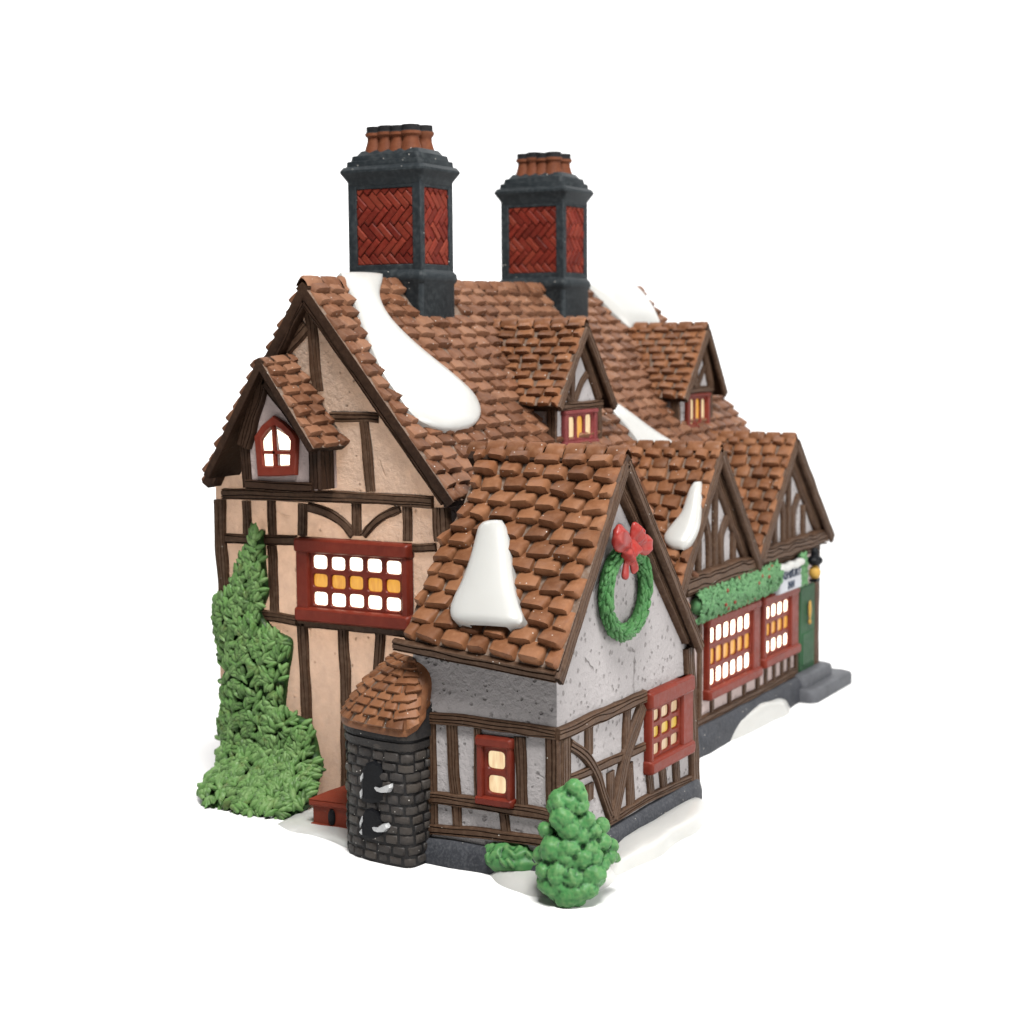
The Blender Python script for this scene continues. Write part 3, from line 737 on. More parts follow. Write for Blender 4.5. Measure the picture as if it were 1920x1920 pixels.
# ---- chimneys
def clip(poly, u0, u1, z0, z1):
    def cut(ps, f, inter):
        o = []
        for a, b in zip(ps, ps[1:]+ps[:1]):
            if f(a): o.append(a)
            if f(a) != f(b): o.append(inter(a, b))
        return o
    def iu(u): return lambda a, b: (u, a[1]+(b[1]-a[1])*(u-a[0])/(b[0]-a[0]))
    def iz(z): return lambda a, b: (a[0]+(b[0]-a[0])*(z-a[1])/(b[1]-a[1]), z)
    for f, i in ((lambda p: p[0] >= u0, iu(u0)), (lambda p: p[0] <= u1, iu(u1)), (lambda p: p[1] >= z0, iz(z0)), (lambda p: p[1] <= z1, iz(z1))):
        if len(poly) < 3: return []
        poly = cut(poly, f, i)
    return poly
def chimney(x0, x1, y0, y1, zs, label, dz=0.0):
    cx, cy = (x0+x1)/2, (y0+y1)/2; hx, hy = (x1-x0)/2, (y1-y0)/2
    def ring(g, z, r=.16):
        o = []
        for k, (sx, sy) in enumerate(((-1, -1), (1, -1), (1, 1), (-1, 1))):
            for j in range(4):
                a = math.pi*(1+.5*k+.5*j/3)
                o.append(V((cx+sx*(hx+g-r)+r*math.cos(a), cy+sy*(hy+g-r)+r*math.sin(a), z+dz)))
        return o
    mb = MB()
    mb.grid([ring(.05, zs), ring(.05, 14.62), ring(.10, 14.70), ring(.12, 14.80), ring(.10, 14.92), ring(.02, 15.02), ring(-.10, 15.10)], 0, closed=True)
    # corner pillars and rails around the recessed panels
    pz0, pz1 = 15.08, 17.62
    for sx in (-1, 1):
        for sy in (-1, 1):
            a = V((cx+sx*hx, cy+sy*hy, 0)); b = a-V((sx*.24, sy*.30, 0))
            p, q = (min(a.x, b.x), min(a.y, b.y), pz0-.1+dz), (max(a.x, b.x), max(a.y, b.y), pz1+.1+dz); mb.box(p, q)
    mb.box((x0+.01, y0+.01, pz0-.08+dz), (x1-.01, y1-.01, pz0+.12+dz)); mb.box((x0+.01, y0+.01, pz1-.18+dz), (x1-.01, y1-.01, pz1+.12+dz))
    cap = MB()
    cap.grid([ring(-.02, 17.52), ring(.03, 17.60), ring(.04, 17.66), ring(.12, 17.80), ring(.20, 17.93), ring(.20, 18.0), ring(.13, 18.10), ring(.06, 18.115), ring(.045, 18.27), ring(-.04, 18.285), ring(-.07, 18.44), ring(-.16, 18.455), ring(-.28, 18.60, .1), ring(-.5, 18.62, .1)], 0, closed=True)
    cap.add(ring(-.5, 18.62, .1), [tuple(range(16))], 0)
    ch = mb.build('chimney', 'slate', root, label, sharp=35)
    bv = ch.modifiers.new('soft', 'BEVEL'); bv.width = .03; bv.segments = 2; bv.limit_method = 'ANGLE'; bv.angle_limit = math.radians(50)
    cap.build('cap', 'slate', ch, sharp=30)
    for ax, v, ua, ub in ((0, x0+.10, -(y1-.30), -(y0+.30)), (1, y0+.10, x0+.24, x1-.24), (0, -1, 0, 0)):
        if v == -1: continue
        mb = MB(); z0, z1 = pz0+.12, pz1-.18
        mb.add([pt(ax, v+.02, ua, z0+dz), pt(ax, v+.02, ub, z0+dz), pt(ax, v+.02, ub, z1+dz), pt(ax, v+.02, ua, z1+dz)], [(0, 1, 2, 3)], 0, .0)
        W_ = .215; n3 = 3; q2 = .70711; cu0, cz0 = (ua+ub)/2, (z0+z1)/2
        for i in range(-26, 27):
            for j in range(-8, 9):
                for (a0, b0_, a1, b1_) in ((i+n3*j, i-n3*j, i+n3*j+n3, i-n3*j+1), (i+n3*j, i-n3*j+1, i+n3*j+1, i-n3*j+1+n3)):
                    e = .035
                    q = [(cu0+(x+y)*q2*W_, cz0+(y-x)*q2*W_) for x, y in ((a0+e, b0_+e), (a1-e, b0_+e), (a1-e, b1_-e), (a0+e, b1_-e))]
                    q = clip(q, ua, ub, z0, z1)
                    if len(q) < 3: continue
                    cu = sum(p[0] for p in q)/len(q); cz = sum(p[1] for p in q)/len(q); h = R.uniform(.045, .08)
                    rows = [[pt(ax, v-hh, cu+(p[0]-cu)*f, cz+(p[1]-cz)*f+dz) for p in q] for hh, f in ((0, 1), (h*.75, .95), (h, .76))]
                    t = R.uniform(0, 1); mb.grid(rows, 0, t, True); mb.add(rows[-1], [tuple(range(len(q)))], 0, t)
        mb.build('brick_panel', 'brick', ch)
    # clay pots
    nx, ny = 2, 4; px, py = (hx-.56)*2, (hy-.66)*2
    for i in range(nx):
        for j in range(ny):
            mb = MB(); c = V((cx-px/2+px*i/(nx-1), cy-py/2+py*j/(ny-1), dz)); rows = []
            e = R.uniform(-.03, .03)
            for rr, z, in ((.36, 18.45), (.32, 18.62), (.25, 18.85), (.24, 18.98), (.31, 19.05+e), (.31, 19.13+e), (.27, 19.17+e), (.27, 19.32+e), (.19, 19.33+e), (.16, 19.1)):
                rows.append([c+V((rr*math.cos(2*math.pi*k/14), rr*math.sin(2*math.pi*k/14), z)) for k in range(14)])
            mb.grid(rows[:6], 0, closed=True); mb.grid(rows[5:], 1, closed=True); mb.add(rows[-1], [tuple(range(14))], 1)
            mb.build('chimney_pot', ['terra', 'soot'], ch)
    return ch
chimney(4.5, 6.34, -.90, 1.68, 12.6, 'nearer chimney with herringbone brick panels')
chimney(13.55, 15.38, -.90, 1.55, 12.6, 'farther chimney with herringbone brick panels', .02)

# ---- roof dormers
def dormer(x0, x1, y, zb, apx, apz, ex0, ex1, ez0, ez1, win, label):
    mb = MB()
    face = [V((x0, y, zb)), V((x1, y, zb)), V((x1, y, ez1+.1)), V((apx, y, apz-.25)), V((x0, y, ez0+.1))]
    mb.hexa(face, V((0, 3.6, 0)))
    d = mb.build('dormer', 'wall', root, label)
    yb = -(RZ-apz)/1.22+.1; of = y-.32
    PL = bil((ex0, -2.2, ez0-.1), (ex0, of, ez0-.12), (apx, of, apz), (apx, yb, apz-.02)); PR = bil((ex1, of, ez1-.12), (ex1, -2.2, ez1-.1), (apx, yb, apz-.02), (apx, of, apz))
    mb = MB()
    for P, w in ((PL, (-1, 0, 1)), (PR, (1, 0, 1))):
        fl = flipof(P, w); slab(mb, P, .2, fl); tiles(mb, P, 10, .62, .145, flip=fl)
    ridge_caps(mb, (apx, of, apz+.02), (apx, yb, apz), 6, .15)
    mb.build('roof', ['tile', 'grout', 'timber_dark'], d, sharp=46)
    mb = MB()
    bar(mb, [V((ex0+.1, of+.02, ez0-.2)), V((apx, of+.02, apz-.2))], (0, -1, 0), .24, .1, curve=False); bar(mb, [V((ex1-.1, of+.02, ez1-.2)), V((apx, of+.02, apz-.2))], (0, -1, 0), .30, .1, curve=False)
    bar(mb, [V((x0+.1, y, ez0+.15)), V((apx, y, apz-.45))], (0, -1, 0), .3, .12, curve=False); bar(mb, [V((x1-.05, y, ez1+.1)), V((apx, y, apz-.45))], (0, -1, 0), .4, .16, curve=False)
    zt = win[3]+.12
    bar(mb, [V((x0-.05, y, zt)), V((x1+.1, y, zt))], (0, -1, 0), .26, .16, curve=False)
    bar(mb, [V((apx-.45, y, zt+.1)), V((apx-.4, y, apz-.5))], (0, -1, 0), .3, .1)
    bar(mb, [V((apx-.5, y, zt+.1)), V((apx-1.0, y, zt+.55)), V((apx-1.15, y, zt+1.0))], (0, -1, 0), .24, .1)
    bar(mb, [V((apx-.3, y, zt+.1)), V((apx+.1, y, zt+.6)), V((apx+.55, y, zt+.95))], (0, -1, 0), .24, .1)
    bar(mb, [V((x1-.05, y, zb)), V((x1-.05, y, zt))], (0, -1, 0), .26, .12)
    bar(mb, [V((x0-.0, y+.14, zb)), V((x0-.0, y+.14, zt+.1))], (-1, 0, 0), .34, .1); bar(mb, [V((x0, y+1.2, zb)), V((x0, y+1.2, zt))], (-1, 0, 0), .3, .1)
    bar(mb, [V((x0, y+.1, zt)), V((x0, y+2, zt))], (-1, 0, 0), .26, .1)
    mb.build('timber', ['timber', 'groove'], d)
    window(d, 1, y, win[0], win[1], win[2], win[3], 3, 1, [[2 if False else 3, 1, 3]], mat=win[4], edge=(.26, .22, .13, .13), depth=.16, mull=.13, lintel=.02, sill=.03, pane_parent=d)
    return d
dormer(6.95, 9.85, -4.05, 8.9, 8.42, 13.46, 6.5, 10.5, 11.1, 11.0, (7.3, 9.72, 9.5, 10.8, 'rose'), 'nearer roof dormer with three lit panes')
dormer(16.15, 18.9, -4.05, 9.0, 18.0, 13.38, 15.9, 19.75, 11.0, 11.1, (16.6, 9.75, 18.6, 11.0, 'red'), 'farther roof dormer with three lit panes')

# ---- shop front
SY = -7.26; SX0, SX1 = 5.25, 21.55
mb = MB(); mb.box((SX0, SY, .5), (SX1, -4.45, 6.0)); mb.build('wall', 'shop_wall', root, 'pale wall of the shop front')
def gable(apx, apz, e0, e1, ez, x0, x1, label, posts, snow=None):
    mb = MB()
    mb.hexa([V((x0, SY-.02, ez)), V((x1, SY-.02, ez)), V((apx, SY-.02, apz-.35))], V((0, 3.2, 0)))
    gb = mb.build('gable', 'wall', root, label)
    yb = -(RZ-apz)/1.22-.02; of = SY-.36
    PL = bil((e0, -5.6, ez), (e0, of, ez-.02), (apx, of, apz), (apx, yb, apz)); PR = bil((e1, of, ez+.05), (e1, -5.6, ez), (apx, yb, apz), (apx, of, apz))
    mb = MB()
    for P, w in ((PL, (-1, 0, 1)), (PR, (1, 0, 1))):
        fl = flipof(P, w); slab(mb, P, .22, fl); tiles(mb, P, 11, .58, .18, flip=fl)
    ridge_caps(mb, (apx, of, apz+.02), (apx, yb, apz), 6, .16)
    rf = mb.build('roof', ['tile', 'grout', 'timber'], gb, sharp=46)
    mb = MB()
    bar(mb, [V((e0+.1, of+.02, ez-.1)), V((apx, of+.02, apz-.22))], (0, -1, 0), .34, .1, curve=False); bar(mb, [V((e1-.1, of+.02, ez-.1)), V((apx, of+.02, apz-.22))], (0, -1, 0), .40, .12, curve=False)
    bar(mb, [V((x0+.3, SY-.02, ez+.3)), V((apx, SY-.02, apz-.6))], (0, -1, 0), .4, .12, curve=False); bar(mb, [V((x1-.2, SY-.02, ez+.2)), V((apx, SY-.02, apz-.6))], (0, -1, 0), .6, .18, curve=False)
    bar(mb, [V((x0-.1, SY-.02, ez+.02)), V((x1+.1, SY-.02, ez+.02))], (0, -1, 0), .62, .34, curve=False)
    for p in posts: bar(mb, [V((x, SY-.02, z)) for x, z in p], (0, -1, 0), .34, .14)
    mb.build('timber', ['timber', 'groove'], gb)
    if snow:
        n = ((PL(1, .5)-PL(0, .5)).cross(PL(.5, 1)-PL(.5, 0))).normalized(); n = -n if n.z < 0 else n
        def Pf(p): return onplane(p, PL(.5, .5)+n*.21, n), n
        snowpatch(gb, snow, Pf, .2)
    return gb
def fan(cx, zb, ht):
    return [[(cx, zb), (cx-.02, zb+ht)], [(cx-.5, zb), (cx-.55, zb+ht*.4), (cx-.9, zb+ht*.62)], [(cx+.55, zb), (cx+.5, zb+ht*.35), (cx+1.0, zb+ht*.55)],
            [(cx-1.35, zb), (cx-1.35, zb+ht*.5)], [(cx+1.55, zb), (cx+1.5, zb+ht*.42)]]
gable(11.35, 9.55, 8.2, 14.85, 5.45, 8.9, 14.4, 'nearer shop gable with a snow patch on its slope', fan(11.5, 5.6, 2.9),
      [((1301, 903), (1314, 902)), ((1293, 918), (1315, 918)), ((1285, 940), (1314, 940)), ((1277, 962), (1312, 962)), ((1258, 985), (1308, 985)), ((1245, 1005), (1300, 1005)), ((1250, 1021), (1290, 1021)), ((1264, 1030), (1280, 1030))])
gable(18.2, 9.5, 14.8, 22.25, 5.6, 15.3, 21.7, 'farther shop gable', fan(18.2, 5.8, 2.8))

mb = MB()
def H(p, w, **k): wbar(mb, 8, p, w, 1, SY, **k)
bar(mb, [V((SX0, SY, 5.2)), V((SX1, SY, 5.3))], (0, -1, 0), .4, .14)
bar(mb, [V((SX0, SY, .92)), V((14.0, SY, .92)), V((19.2, SY, 1.0))], (0, -1, 0), .36, .14)
for x in (9.65, 10.35, 15.42, 19.2): bar(mb, [V((x, SY, .8)), V((x, SY, 4.4))], (0, -1, 0), .26, .12)
bar(mb, [V((21.3, SY, .8)), V((21.3, SY, 5.3))], (0, -1, 0), .55, .14)
for x in (11.4, 12.9, 14.2, 16.2, 17.0, 17.8, 18.5): bar(mb, [V((x, SY, .9)), V((x, SY, 1.75))], (0, -1, 0), .26, .1)
mb.build('timber_frame', ['timber', 'groove'], root, 'brown timbers of the shop front')
window(root, 1, SY, 10.75, 1.55, 15.25, 4.2, 6, 3, [0, 1, 0], edge=(.15, .66, .36, .30), depth=.20, mull=.09, mullz=.17, label='wide lit shop window', lintel=.04, sill=.1)
window(root, 1, SY, 15.6, 1.72, 19.05, 4.2, 4, 3, [0, 1, 0], edge=(.29, .76, .36, .34), depth=.20, mull=.09, mullz=.17, label='narrow lit shop window beside the green door', lintel=.04, sill=.1)
# door
mb = MB(); rounded(mb, (19.42, .9), (21.0, 4.0), 1, SY, .12, 0, .05)
rounded(mb, (19.6, 1.1), (20.8, 2.3), 1, SY-.1, .06, 0, .04)
dr = mb.build('door', 'door', root, 'green shop door')
mb = MB(); mb.ell((20.2, SY-.2, 3.1), (.12, .06, .36)); mb.ell((20.2, SY-.2, 2.66), (.1, .06, .1)); mb.build('knocker', 'brass', dr)
# garland with berries over the windows
mb = MB(); berries = []
for k in range(46):
    f = k/45; mb.ell((9.9+6.5*f, SY-.18, 4.72+.12*f), (.3, .26, .46 if f > .06 else .3), seg=10, ring=6)
for k in range(620):
    f = R.random(); a = R.uniform(-1.5, 1.5)
    c = V((9.7+6.9*f, SY-.18-.26*math.cos(a), 4.72+.12*f+.47*math.sin(a)))
    rot = Matrix.Rotation(R.uniform(0, 6.3), 3, 'Y') @ Matrix.Rotation(R.uniform(-.5, .5), 3, 'Z')
    mb.ell(c, (.16, .06, .075), rot, 0, R.random(), 8, 5)
    if k % 44 == 0: berries.append(c+V((0, -.06, 0)))
gl = mb.build('garland', 'hedge', root, 'green garland with berries over the shop windows', sharp=60)
for c in berries:
    bb = MB(); bb.ell(c, (.065, .05, .065)); bb.build('berry', 'berry', gl)
mb = MB()
for k in range(120):
    mb.ell((19.1+R.uniform(-.3, .35), SY-.2-R.uniform(0, .16), 4.75+R.uniform(-.55, .5)), (.16, .07, .09), Matrix.Rotation(R.uniform(0, 6.3), 3, 'Y'), 0, R.random(), 8, 5)
mb.build('sprig', 'hedge', gl)
# sign
mb = MB(); rounded(mb, (16.6, 4.12), (18.9, 5.05), 1, SY, .36, 0, .05)
sg = mb.build('sign', 'signboard', root, 'white shop sign with snow along its top')
mb = MB()
for k in range(16): mb.ell((16.7+2.1*k/15, SY-.30, 5.02+.03*math.sin(k)), (.22, .2, .15), seg=10, ring=6)
mb.build('snow_cap', 'snow', sg, remesh=.05, smooth=4)
def text(s, x, z, size, y):
    cu = bpy.data.curves.new('lettering', 'FONT'); cu.body = s; cu.size = size; cu.align_x = 'CENTER'; cu.extrude = .01; cu.offset = .012
    t = bpy.data.objects.new('lettering', cu)
    me = bpy.data.meshes.new_from_object(t); bpy.data.objects.remove(t)
    o = bpy.data.objects.new('lettering', me); COL.objects.link(o); me.materials.clear(); me.materials.append(MT['ink'])
    me.transform(Matrix.Translation((x, y, z)) @ Matrix.Rotation(math.pi/2, 4, 'X')); o.parent = sg
text('ASHBURY', 17.75, 4.62, .44, SY-.37); text('INN', 17.75, 4.24, .36, SY-.37)
# lantern
mb = MB(); lx, lz = 19.95, 4.95
mb.ell((lx, SY-.45, lz), (.34, .3, .2)); mb.ell((lx, SY-.45, lz+.28), (.16, .16, .2)); mb.box((lx-.18, SY-.6, 4.18), (lx+.18, SY-.3, 4.3)); mb.box((lx-.05, SY-.5, 4.2), (lx+.05, SY-.4, lz)); mb.box((lx-.05, SY-.4, lz), (lx+.05, SY, lz+.1))
lo = mb.build('lantern', 'iron', root, 'black hanging lantern by the door', remesh=.03, smooth=2)
mb = MB(); mb.ell((lx, SY-.45, 4.52), (.24, .22, .26)); mb.build('lamp_glass', 'brass', lo)

# ---- base of the moulding
def wall_base(mb, path, h, out, z0=0.0):
    """battered rough plinth along a path of (x, y, nx, ny)"""
    rows = [[], [], [], [], []]
    pts = []
    for a, b in zip(path[:-1], path[1:]):
        k = max(1, int(math.hypot(b[0]-a[0], b[1]-a[1])/.3))
        for i in range(k): pts.append([lerp(a[j], b[j], i/k) for j in range(4)])
    pts.append(path[-1])
    for x, y, nx, ny in pts:
        w = .06*noise.noise(V((x*1.3, y*1.3, 0)))
        for r, (o_, z_) in zip(rows, ((out+w, z0), (out+w*.8, z0+h*.4), (out*.75+w, z0+h*.85), (out*.45, z0+h+w*.5), (-.1, z0+h+w*.3))):
            r.append(V((x+nx*o_, y+ny*o_, z_)))
    mb.grid(rows, 0)
s2 = .7071
mb = MB()
wall_base(mb, [(AX, -5.2, -1, 0), (AX, AY+.1, -1, 0), (AX, AY, -s2, -s2), (AX+.1, AY, 0, -1), (AXR-.1, AY, 0, -1), (AXR, AY, s2, -s2), (AXR, AY+.1, 1, 0), (AXR, SY, 1, 0)], .62, .30)
wall_base(mb, [(AXR, SY, 0, -1), (SX1+.1, SY, 0, -1), (SX1+.3, SY+.2, 1, 0), (SX1+.3, -4, 1, 0)], .85, .42)
mb.box((GX+.05, YF, 0), (XE, YB, .15)); mb.box((AX+.1, AY+.1, 0), (AXR, ABY, .4)); mb.box((SX0, SY+.1, 0), (SX1, -4.4, .55))
mb.build('plinth', 'base', root, 'rough grey stone plinth')
# door steps
mb = MB()
st_out = [on(p, 2, 0) for p in ((1480, 1322), (1540, 1292), (1578, 1268), (1584, 1250))]
def step(x0, x1, y0, y1, z0, z1, r):
    rows = []
    for ins, z in ((0, z0), (0, z1-r), (r*.3, z1-r*.3), (r, z1)):
        row = []
        for k, (cx_, cy_) in enumerate(((x0, y0), (x1, y0), (x1, y1), (x0, y1))):
            sx, sy = (1, -1, -1, 1)[k], (1, 1, -1, -1)[k]; q = .35
            for j in range(5):
                a = math.pi*(1+.5*k+.5*j/4); row.append(V((cx_+sx*(ins+q)+q*math.cos(a), cy_+sy*(ins+q)+q*math.sin(a), z)))
        rows.append(row)
    mb.grid(rows, 0, closed=True); mb.add(rows[-1], [tuple(range(20))], 0)
step(18.6, 23.0, SY-1.0, SY+2.2, 0, .48, .14); step(18.9, 22.0, SY-.55, SY+1.5, .3, .92, .14)
mb.build('doorstep', 'stonestep', root, 'two worn grey doorsteps')

# snow on the ground
mb = MB(); dome(mb, [on(p, 2, 0) for p in ((520, 1545), (545, 1532), (585, 1505), (640, 1478), (700, 1500), (690, 1600), (655, 1592), (620, 1577), (585, 1566), (545, 1559))], .15)
mb.build('snow_patch', 'snow', root, 'snow by the red kennel', sharp=75)
mb = MB(); dome(mb, [on(p, 2, 0) for p in ((1135, 1600), (1200, 1562), (1310, 1500), (1325, 1530), (1308, 1560), (1270, 1580), (1240, 1605), (1195, 1625), (1140, 1645))], .36)
mb.build('snow_patch', 'snow', root, 'snow right of the bush', sharp=75)
mb = MB(); dome(mb, [on(p, 2, 0) for p in ((918, 1640), (1000, 1600), (1100, 1600), (1160, 1640), (1100, 1680), (1010, 1682), (970, 1672), (935, 1658))], .28)
mb.build('snow_patch', 'snow', root, 'snow under the bush', sharp=75)
mb = MB(); dome(mb, [on(p, 2, 0) for p in ((1358, 1394), (1372, 1375), (1420, 1340), (1474, 1318), (1480, 1338), (1450, 1352), (1400, 1378))], .62, pw=.6)
mb.build('snow_patch', 'snow', root, 'snow below the shop windows', sharp=75)

# ---- kennel
mb = MB()
ky0, ky1, kx0, kx1 = -2.9, -1.42, -2.1, -.95
mb.box((kx0, ky0, .05), (kx1, ky1, .72)); mb.box((kx0-.06, ky0, .05), (kx1, ky1+.06, .16))
mb.hexa([V((kx0-.08, ky1+.08, .62)), V((kx0-.08, ky0, .66)), V((kx0-.08, ky0, .84)), V((kx0-.08, ky1+.08, .80))], V((.5, 0, 0)))
mb.grid([[V((kx0-.08, ky1+.08, .80)), V((kx0-.08, ky0, .84))], [V((kx0+.30, ky1-.30, .98)), V((kx0+.30, ky0, 1.04))], [V((kx1, ky1-.45, 1.0)), V((kx1, ky0, 1.06))], [V((kx1, ky1+.1, .6)), V((kx1, ky0, .6))]], 0)
kn = mb.build('kennel', 'kennel', root, 'little red kennel against the gable wall')
bv = kn.modifiers.new('soft', 'BEVEL'); bv.width = .05; bv.segments = 2; bv.limit_method = 'ANGLE'
mb = MB(); mb.ell((kx0-.02, -2.06, .38), (.06, .12, .23)); mb.build('kennel_hole', 'iron', kn)

# ---- ivy
rowsI = [((484, 996), (490, 996)), ((479, 1010), (490, 1010)), ((476, 1030), (491, 1030)), ((455, 1056), (491, 1056)), ((442, 1090), (495, 1090)), ((428, 1112), (497, 1115)), ((405, 1122), (490, 1135)),
         ((404, 1150), (488, 1152)), ((407, 1180), (508, 1182)), ((410, 1205), (540, 1200)), ((415, 1230), (541, 1230)), ((418, 1262), (536, 1260)), ((421, 1300), (531, 1300)), ((418, 1340), (532, 1335)),
         ((415, 1358), (572, 1352)), ((413, 1385), (586, 1385)), ((409, 1420), (593, 1420)), ((405, 1448), (590, 1450)), ((386, 1462), (584, 1465)), ((374, 1480), (582, 1482)), ((378, 1500), (575, 1502)), ((402, 1520), (558, 1522)), ((455, 1537), (525, 1540))]
def ivx(z): return -.20-1.55*max(0, (1.5-z)/1.5)**1.4
def PfI(p):
    x = -.2
    for _ in range(12):
        q = on(p, 0, x); x = lerp(x, ivx(max(0, q.z)), .6)
    q = on(p, 0, x); sl = 1.4*1.55/1.5*max(0, (1.5-q.z)/1.5)**.4 if q.z < 1.5 else 0
    return q, V((-1, 0, .8*sl)).normalized()
mb = MB(); ladder(mb, rowsI, PfI, .22, seg=10, pw=.35, sink=.10); mb.t = [.02]*len(mb.t)  # dark undercoat stands in for shade between the leaves
Lh = smooth_poly([V((*r[0], 0)) for r in rowsI]); Rh = smooth_poly([V((*r[1], 0)) for r in rowsI])
def leaf(mb, c, n, ang, ln, wd, m=0, t=.5):
    a = V((0, 0, 1)); a = (a-n*a.dot(n)).normalized(); b = n.cross(a)
    d = a*math.cos(ang)+b*math.sin(ang); s = n.cross(d); rows = []
    for f, w in ((0, .15), (.2, .75), (.5, 1), (.8, .72), (.97, .25)):
        row = []
        for u, h in ((-1, 0), (-.6, .72), (0, .95), (.6, .72), (1, 0)):
            row.append(c+d*(ln*(f-.3))+s*(u*w*wd/2)+n*((.03+.10*math.sin(math.pi*min(1, f*.9+.12)))*h*(.45+.55*w)+.05*f))
        rows.append(row)
    mb.grid(rows, m, t)
cent = []
for k in range(150):
    i = R.random()**.8*(len(Lh)-1); cent.append((lerp(Lh[int(i)], Rh[int(i)], R.uniform(-.05, 1.05))))
cnt = 0
while cnt < 1500:
    i = R.random()*(len(Lh)-1.001); k = int(i); l = lerp(Lh[k], Lh[k+1], i-k); r_ = lerp(Rh[k], Rh[k+1], i-k)
    wid = r_.x-l.x
    if R.random() > (wid+12)/210: continue
    a = R.uniform(-1.0, 1.0); px = lerp(l, r_, (a+1)/2)
    p, n = PfI((px.x, px.y)); p = p+n*(.30*max(0, 1-a*a)**.4-.05)
    near = min(cent, key=lambda c: (c-px).length); dv = px-near
    ang = math.atan2(-(dv.x), -dv.y+8) + R.uniform(-.35, .35)
    n = (n+V((0, -a*.5, R.uniform(-.15, .3)))).normalized()
    leaf(mb, p, n, ang, R.uniform(.30, .46), R.uniform(.13, .19), 0, R.random()); cnt += 1
mb.build('ivy', 'ivy', root, 'green ivy climbing the gable end wall', sharp=70)

# ---- bush and shrub at the front corner
bg = V((-3.75, -9.95, 0)); fwd = V((F0.x, F0.y, 0))
mb = MB()
lumps = [(1078, 885, 48), (1112, 935, 48), (1000, 965, 72), (960, 1010, 48), (1060, 990, 66), (1120, 1000, 40), (1010, 1070, 86), (1140, 1085, 46), (915, 1140, 42), (1050, 1140, 70), (1165, 1075, 42), (1195, 1150, 44),
         (1245, 1110, 46), (1120, 1175, 46), (1175, 1250, 54), (1245, 1215, 46), (1300, 1230, 42), (1285, 1300, 52), (1050, 1240, 64), (950, 1260, 84), (878, 1292, 50), (1030, 1305, 64), (1112, 1325, 66), (1200, 1305, 46),
         (895, 1385, 50), (980, 1395, 62), (1080, 1425, 72), (1185, 1400, 64), (900, 1455, 44), (960, 1485, 62), (1050, 1515, 78), (1150, 1490, 66), (1220, 1440, 46), (1020, 1560, 50), (1095, 1555, 50), (1255, 1345, 42), (1320, 1310, 32)]
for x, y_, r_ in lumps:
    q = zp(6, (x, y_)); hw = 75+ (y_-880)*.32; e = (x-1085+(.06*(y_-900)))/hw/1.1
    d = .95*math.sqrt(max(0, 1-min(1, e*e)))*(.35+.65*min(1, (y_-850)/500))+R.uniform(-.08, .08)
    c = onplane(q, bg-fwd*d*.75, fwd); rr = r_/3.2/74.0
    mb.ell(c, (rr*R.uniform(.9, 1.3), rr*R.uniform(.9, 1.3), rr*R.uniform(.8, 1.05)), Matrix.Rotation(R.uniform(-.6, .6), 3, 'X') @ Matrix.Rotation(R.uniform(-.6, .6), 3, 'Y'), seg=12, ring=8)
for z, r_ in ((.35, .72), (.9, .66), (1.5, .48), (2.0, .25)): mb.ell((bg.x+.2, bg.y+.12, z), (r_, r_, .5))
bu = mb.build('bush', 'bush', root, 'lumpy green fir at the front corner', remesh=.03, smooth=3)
tx = bpy.data.textures.new('needle_lumps', 'CLOUDS'); tx.noise_scale = .26; tx.noise_depth = 2
dm = bu.modifiers.new('rough', 'DISPLACE'); dm.texture = tx; dm.texture_coords = 'LOCAL'; dm.strength = .12; dm.mid_level = .5
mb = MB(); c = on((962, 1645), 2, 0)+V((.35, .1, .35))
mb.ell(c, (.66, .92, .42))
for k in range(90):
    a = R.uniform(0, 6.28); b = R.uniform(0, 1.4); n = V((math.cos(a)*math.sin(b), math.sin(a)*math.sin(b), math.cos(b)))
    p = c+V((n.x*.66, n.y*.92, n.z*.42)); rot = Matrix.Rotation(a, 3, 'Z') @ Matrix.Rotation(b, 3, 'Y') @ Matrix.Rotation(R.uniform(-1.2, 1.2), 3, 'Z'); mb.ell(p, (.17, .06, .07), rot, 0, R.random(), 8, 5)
mb.build('shrub', 'bush', root, 'low round shrub left of the fir', remesh=.035, smooth=1)

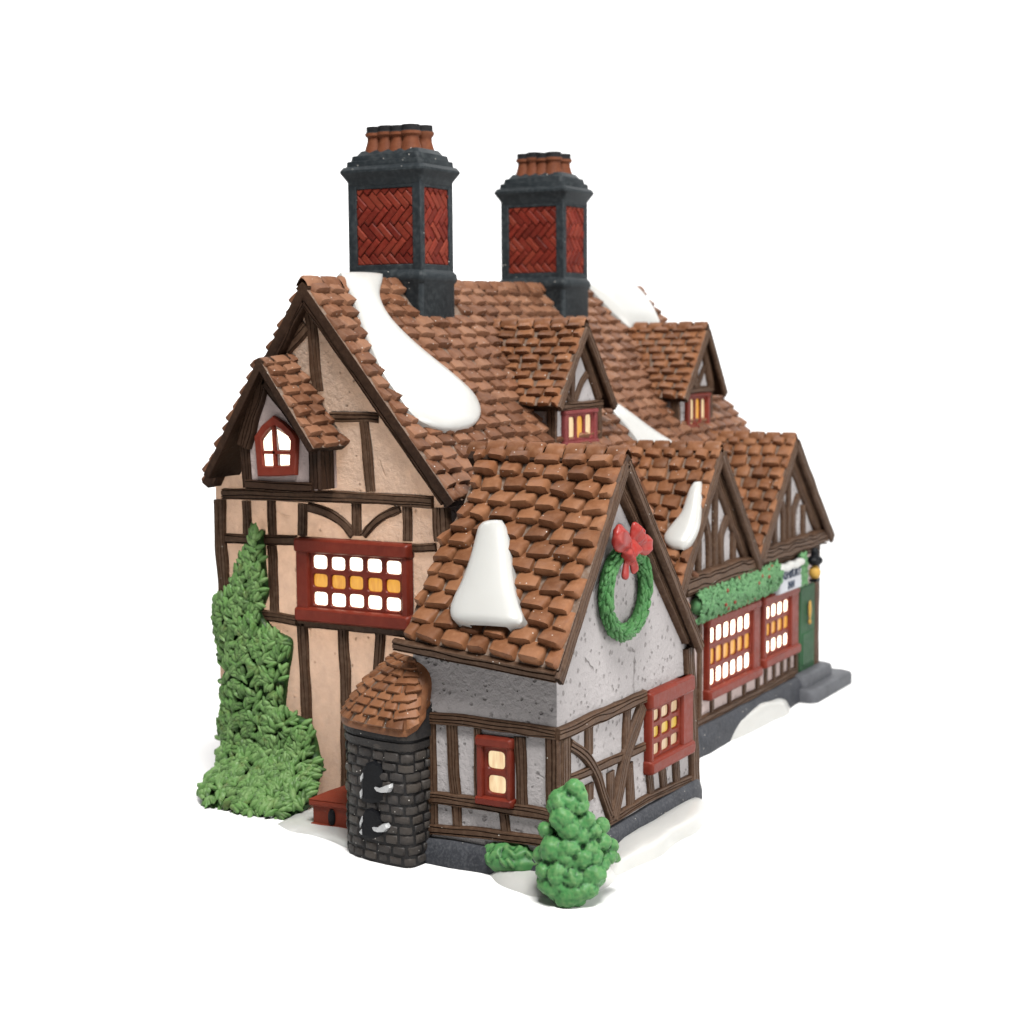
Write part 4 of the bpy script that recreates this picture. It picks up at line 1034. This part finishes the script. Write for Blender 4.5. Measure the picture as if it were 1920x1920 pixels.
# ------------------------------------------------------------------ bay window panes (set in the pointed frame)
mb = MB()
for ps in ([(576, 1172), (588, 1322), (503, 1322), (520, 1240)], [(612, 1172), (720, 1240), (720, 1318), (632, 1316)], [(508, 1350), (598, 1352), (600, 1462), (512, 1460)], [(636, 1354), (720, 1358), (720, 1462), (640, 1462)]):
    mb.add(poly(1, ps, BX-.05), [tuple(range(4))], 0)
mb.build('pane', 'pane', bayo)

# ------------------------------------------------------------------ table and sweep
mb = MB(); prof = [(-220, 0), (-100, 0), (0, 0), (90, 0)]
for k in range(1, 13):
    a = math.pi/2*k/12; prof.append((90+60*math.sin(a), 60-60*math.cos(a)))
prof += [(150, 140), (150, 260)]
mb.grid([[V((0, 0, z))+F0*d+R0*s for s in (-260, -130, 0, 130, 260)] for d, z in prof], 0)
gr = mb.build('ground', 'table', None, sharp=80); gr['kind'] = 'structure'

# ------------------------------------------------------------------ light
W = bpy.data.worlds.new('World'); S.world = W; W.use_nodes = True
W.node_tree.nodes['Background'].inputs[0].default_value = (1, 1, 1, 1); W.node_tree.nodes['Background'].inputs[1].default_value = .16
def area(name, loc, target, sx, sy, power, col=(1, 1, 1)):
    l = bpy.data.lights.new(name, 'AREA'); l.shape = 'RECTANGLE'; l.size = sx; l.size_y = sy; l.energy = power; l.color = col
    o = bpy.data.objects.new(name, l); COL.objects.link(o); o.location = loc
    o.rotation_euler = (V(target)-V(loc)).to_track_quat('-Z', 'Y').to_euler()
    return o
area('key_softbox', (-30, -30, 82), (4, -3, 4), 30, 30, 172000, (1, .985, .96))
area('front_fill', (10, -80, 26), (6, -4, 6), 50, 36, 56000, (1, .99, .97))  # unseen fill light added to lift the upright faces
b0 = F0*95
area('backdrop_fill', (b0.x, b0.y, 120), tuple(F0*150+V((0, 0, 30))), 240, 40, 400000)  # unseen light added to bring the sweep up to white
pl = bpy.data.lights.new('house_bulb', 'POINT'); pl.energy = 2650; pl.color = (1, .76, .58); pl.shadow_soft_size = .6
po = bpy.data.objects.new('house_bulb', pl); COL.objects.link(po); po.location = (6.2, -.4, 6.4)

S.view_settings.view_transform = 'Standard'; S.view_settings.look = 'None'; S.view_settings.exposure = 0; S.view_settings.gamma = 1
S.render.engine = 'CYCLES'
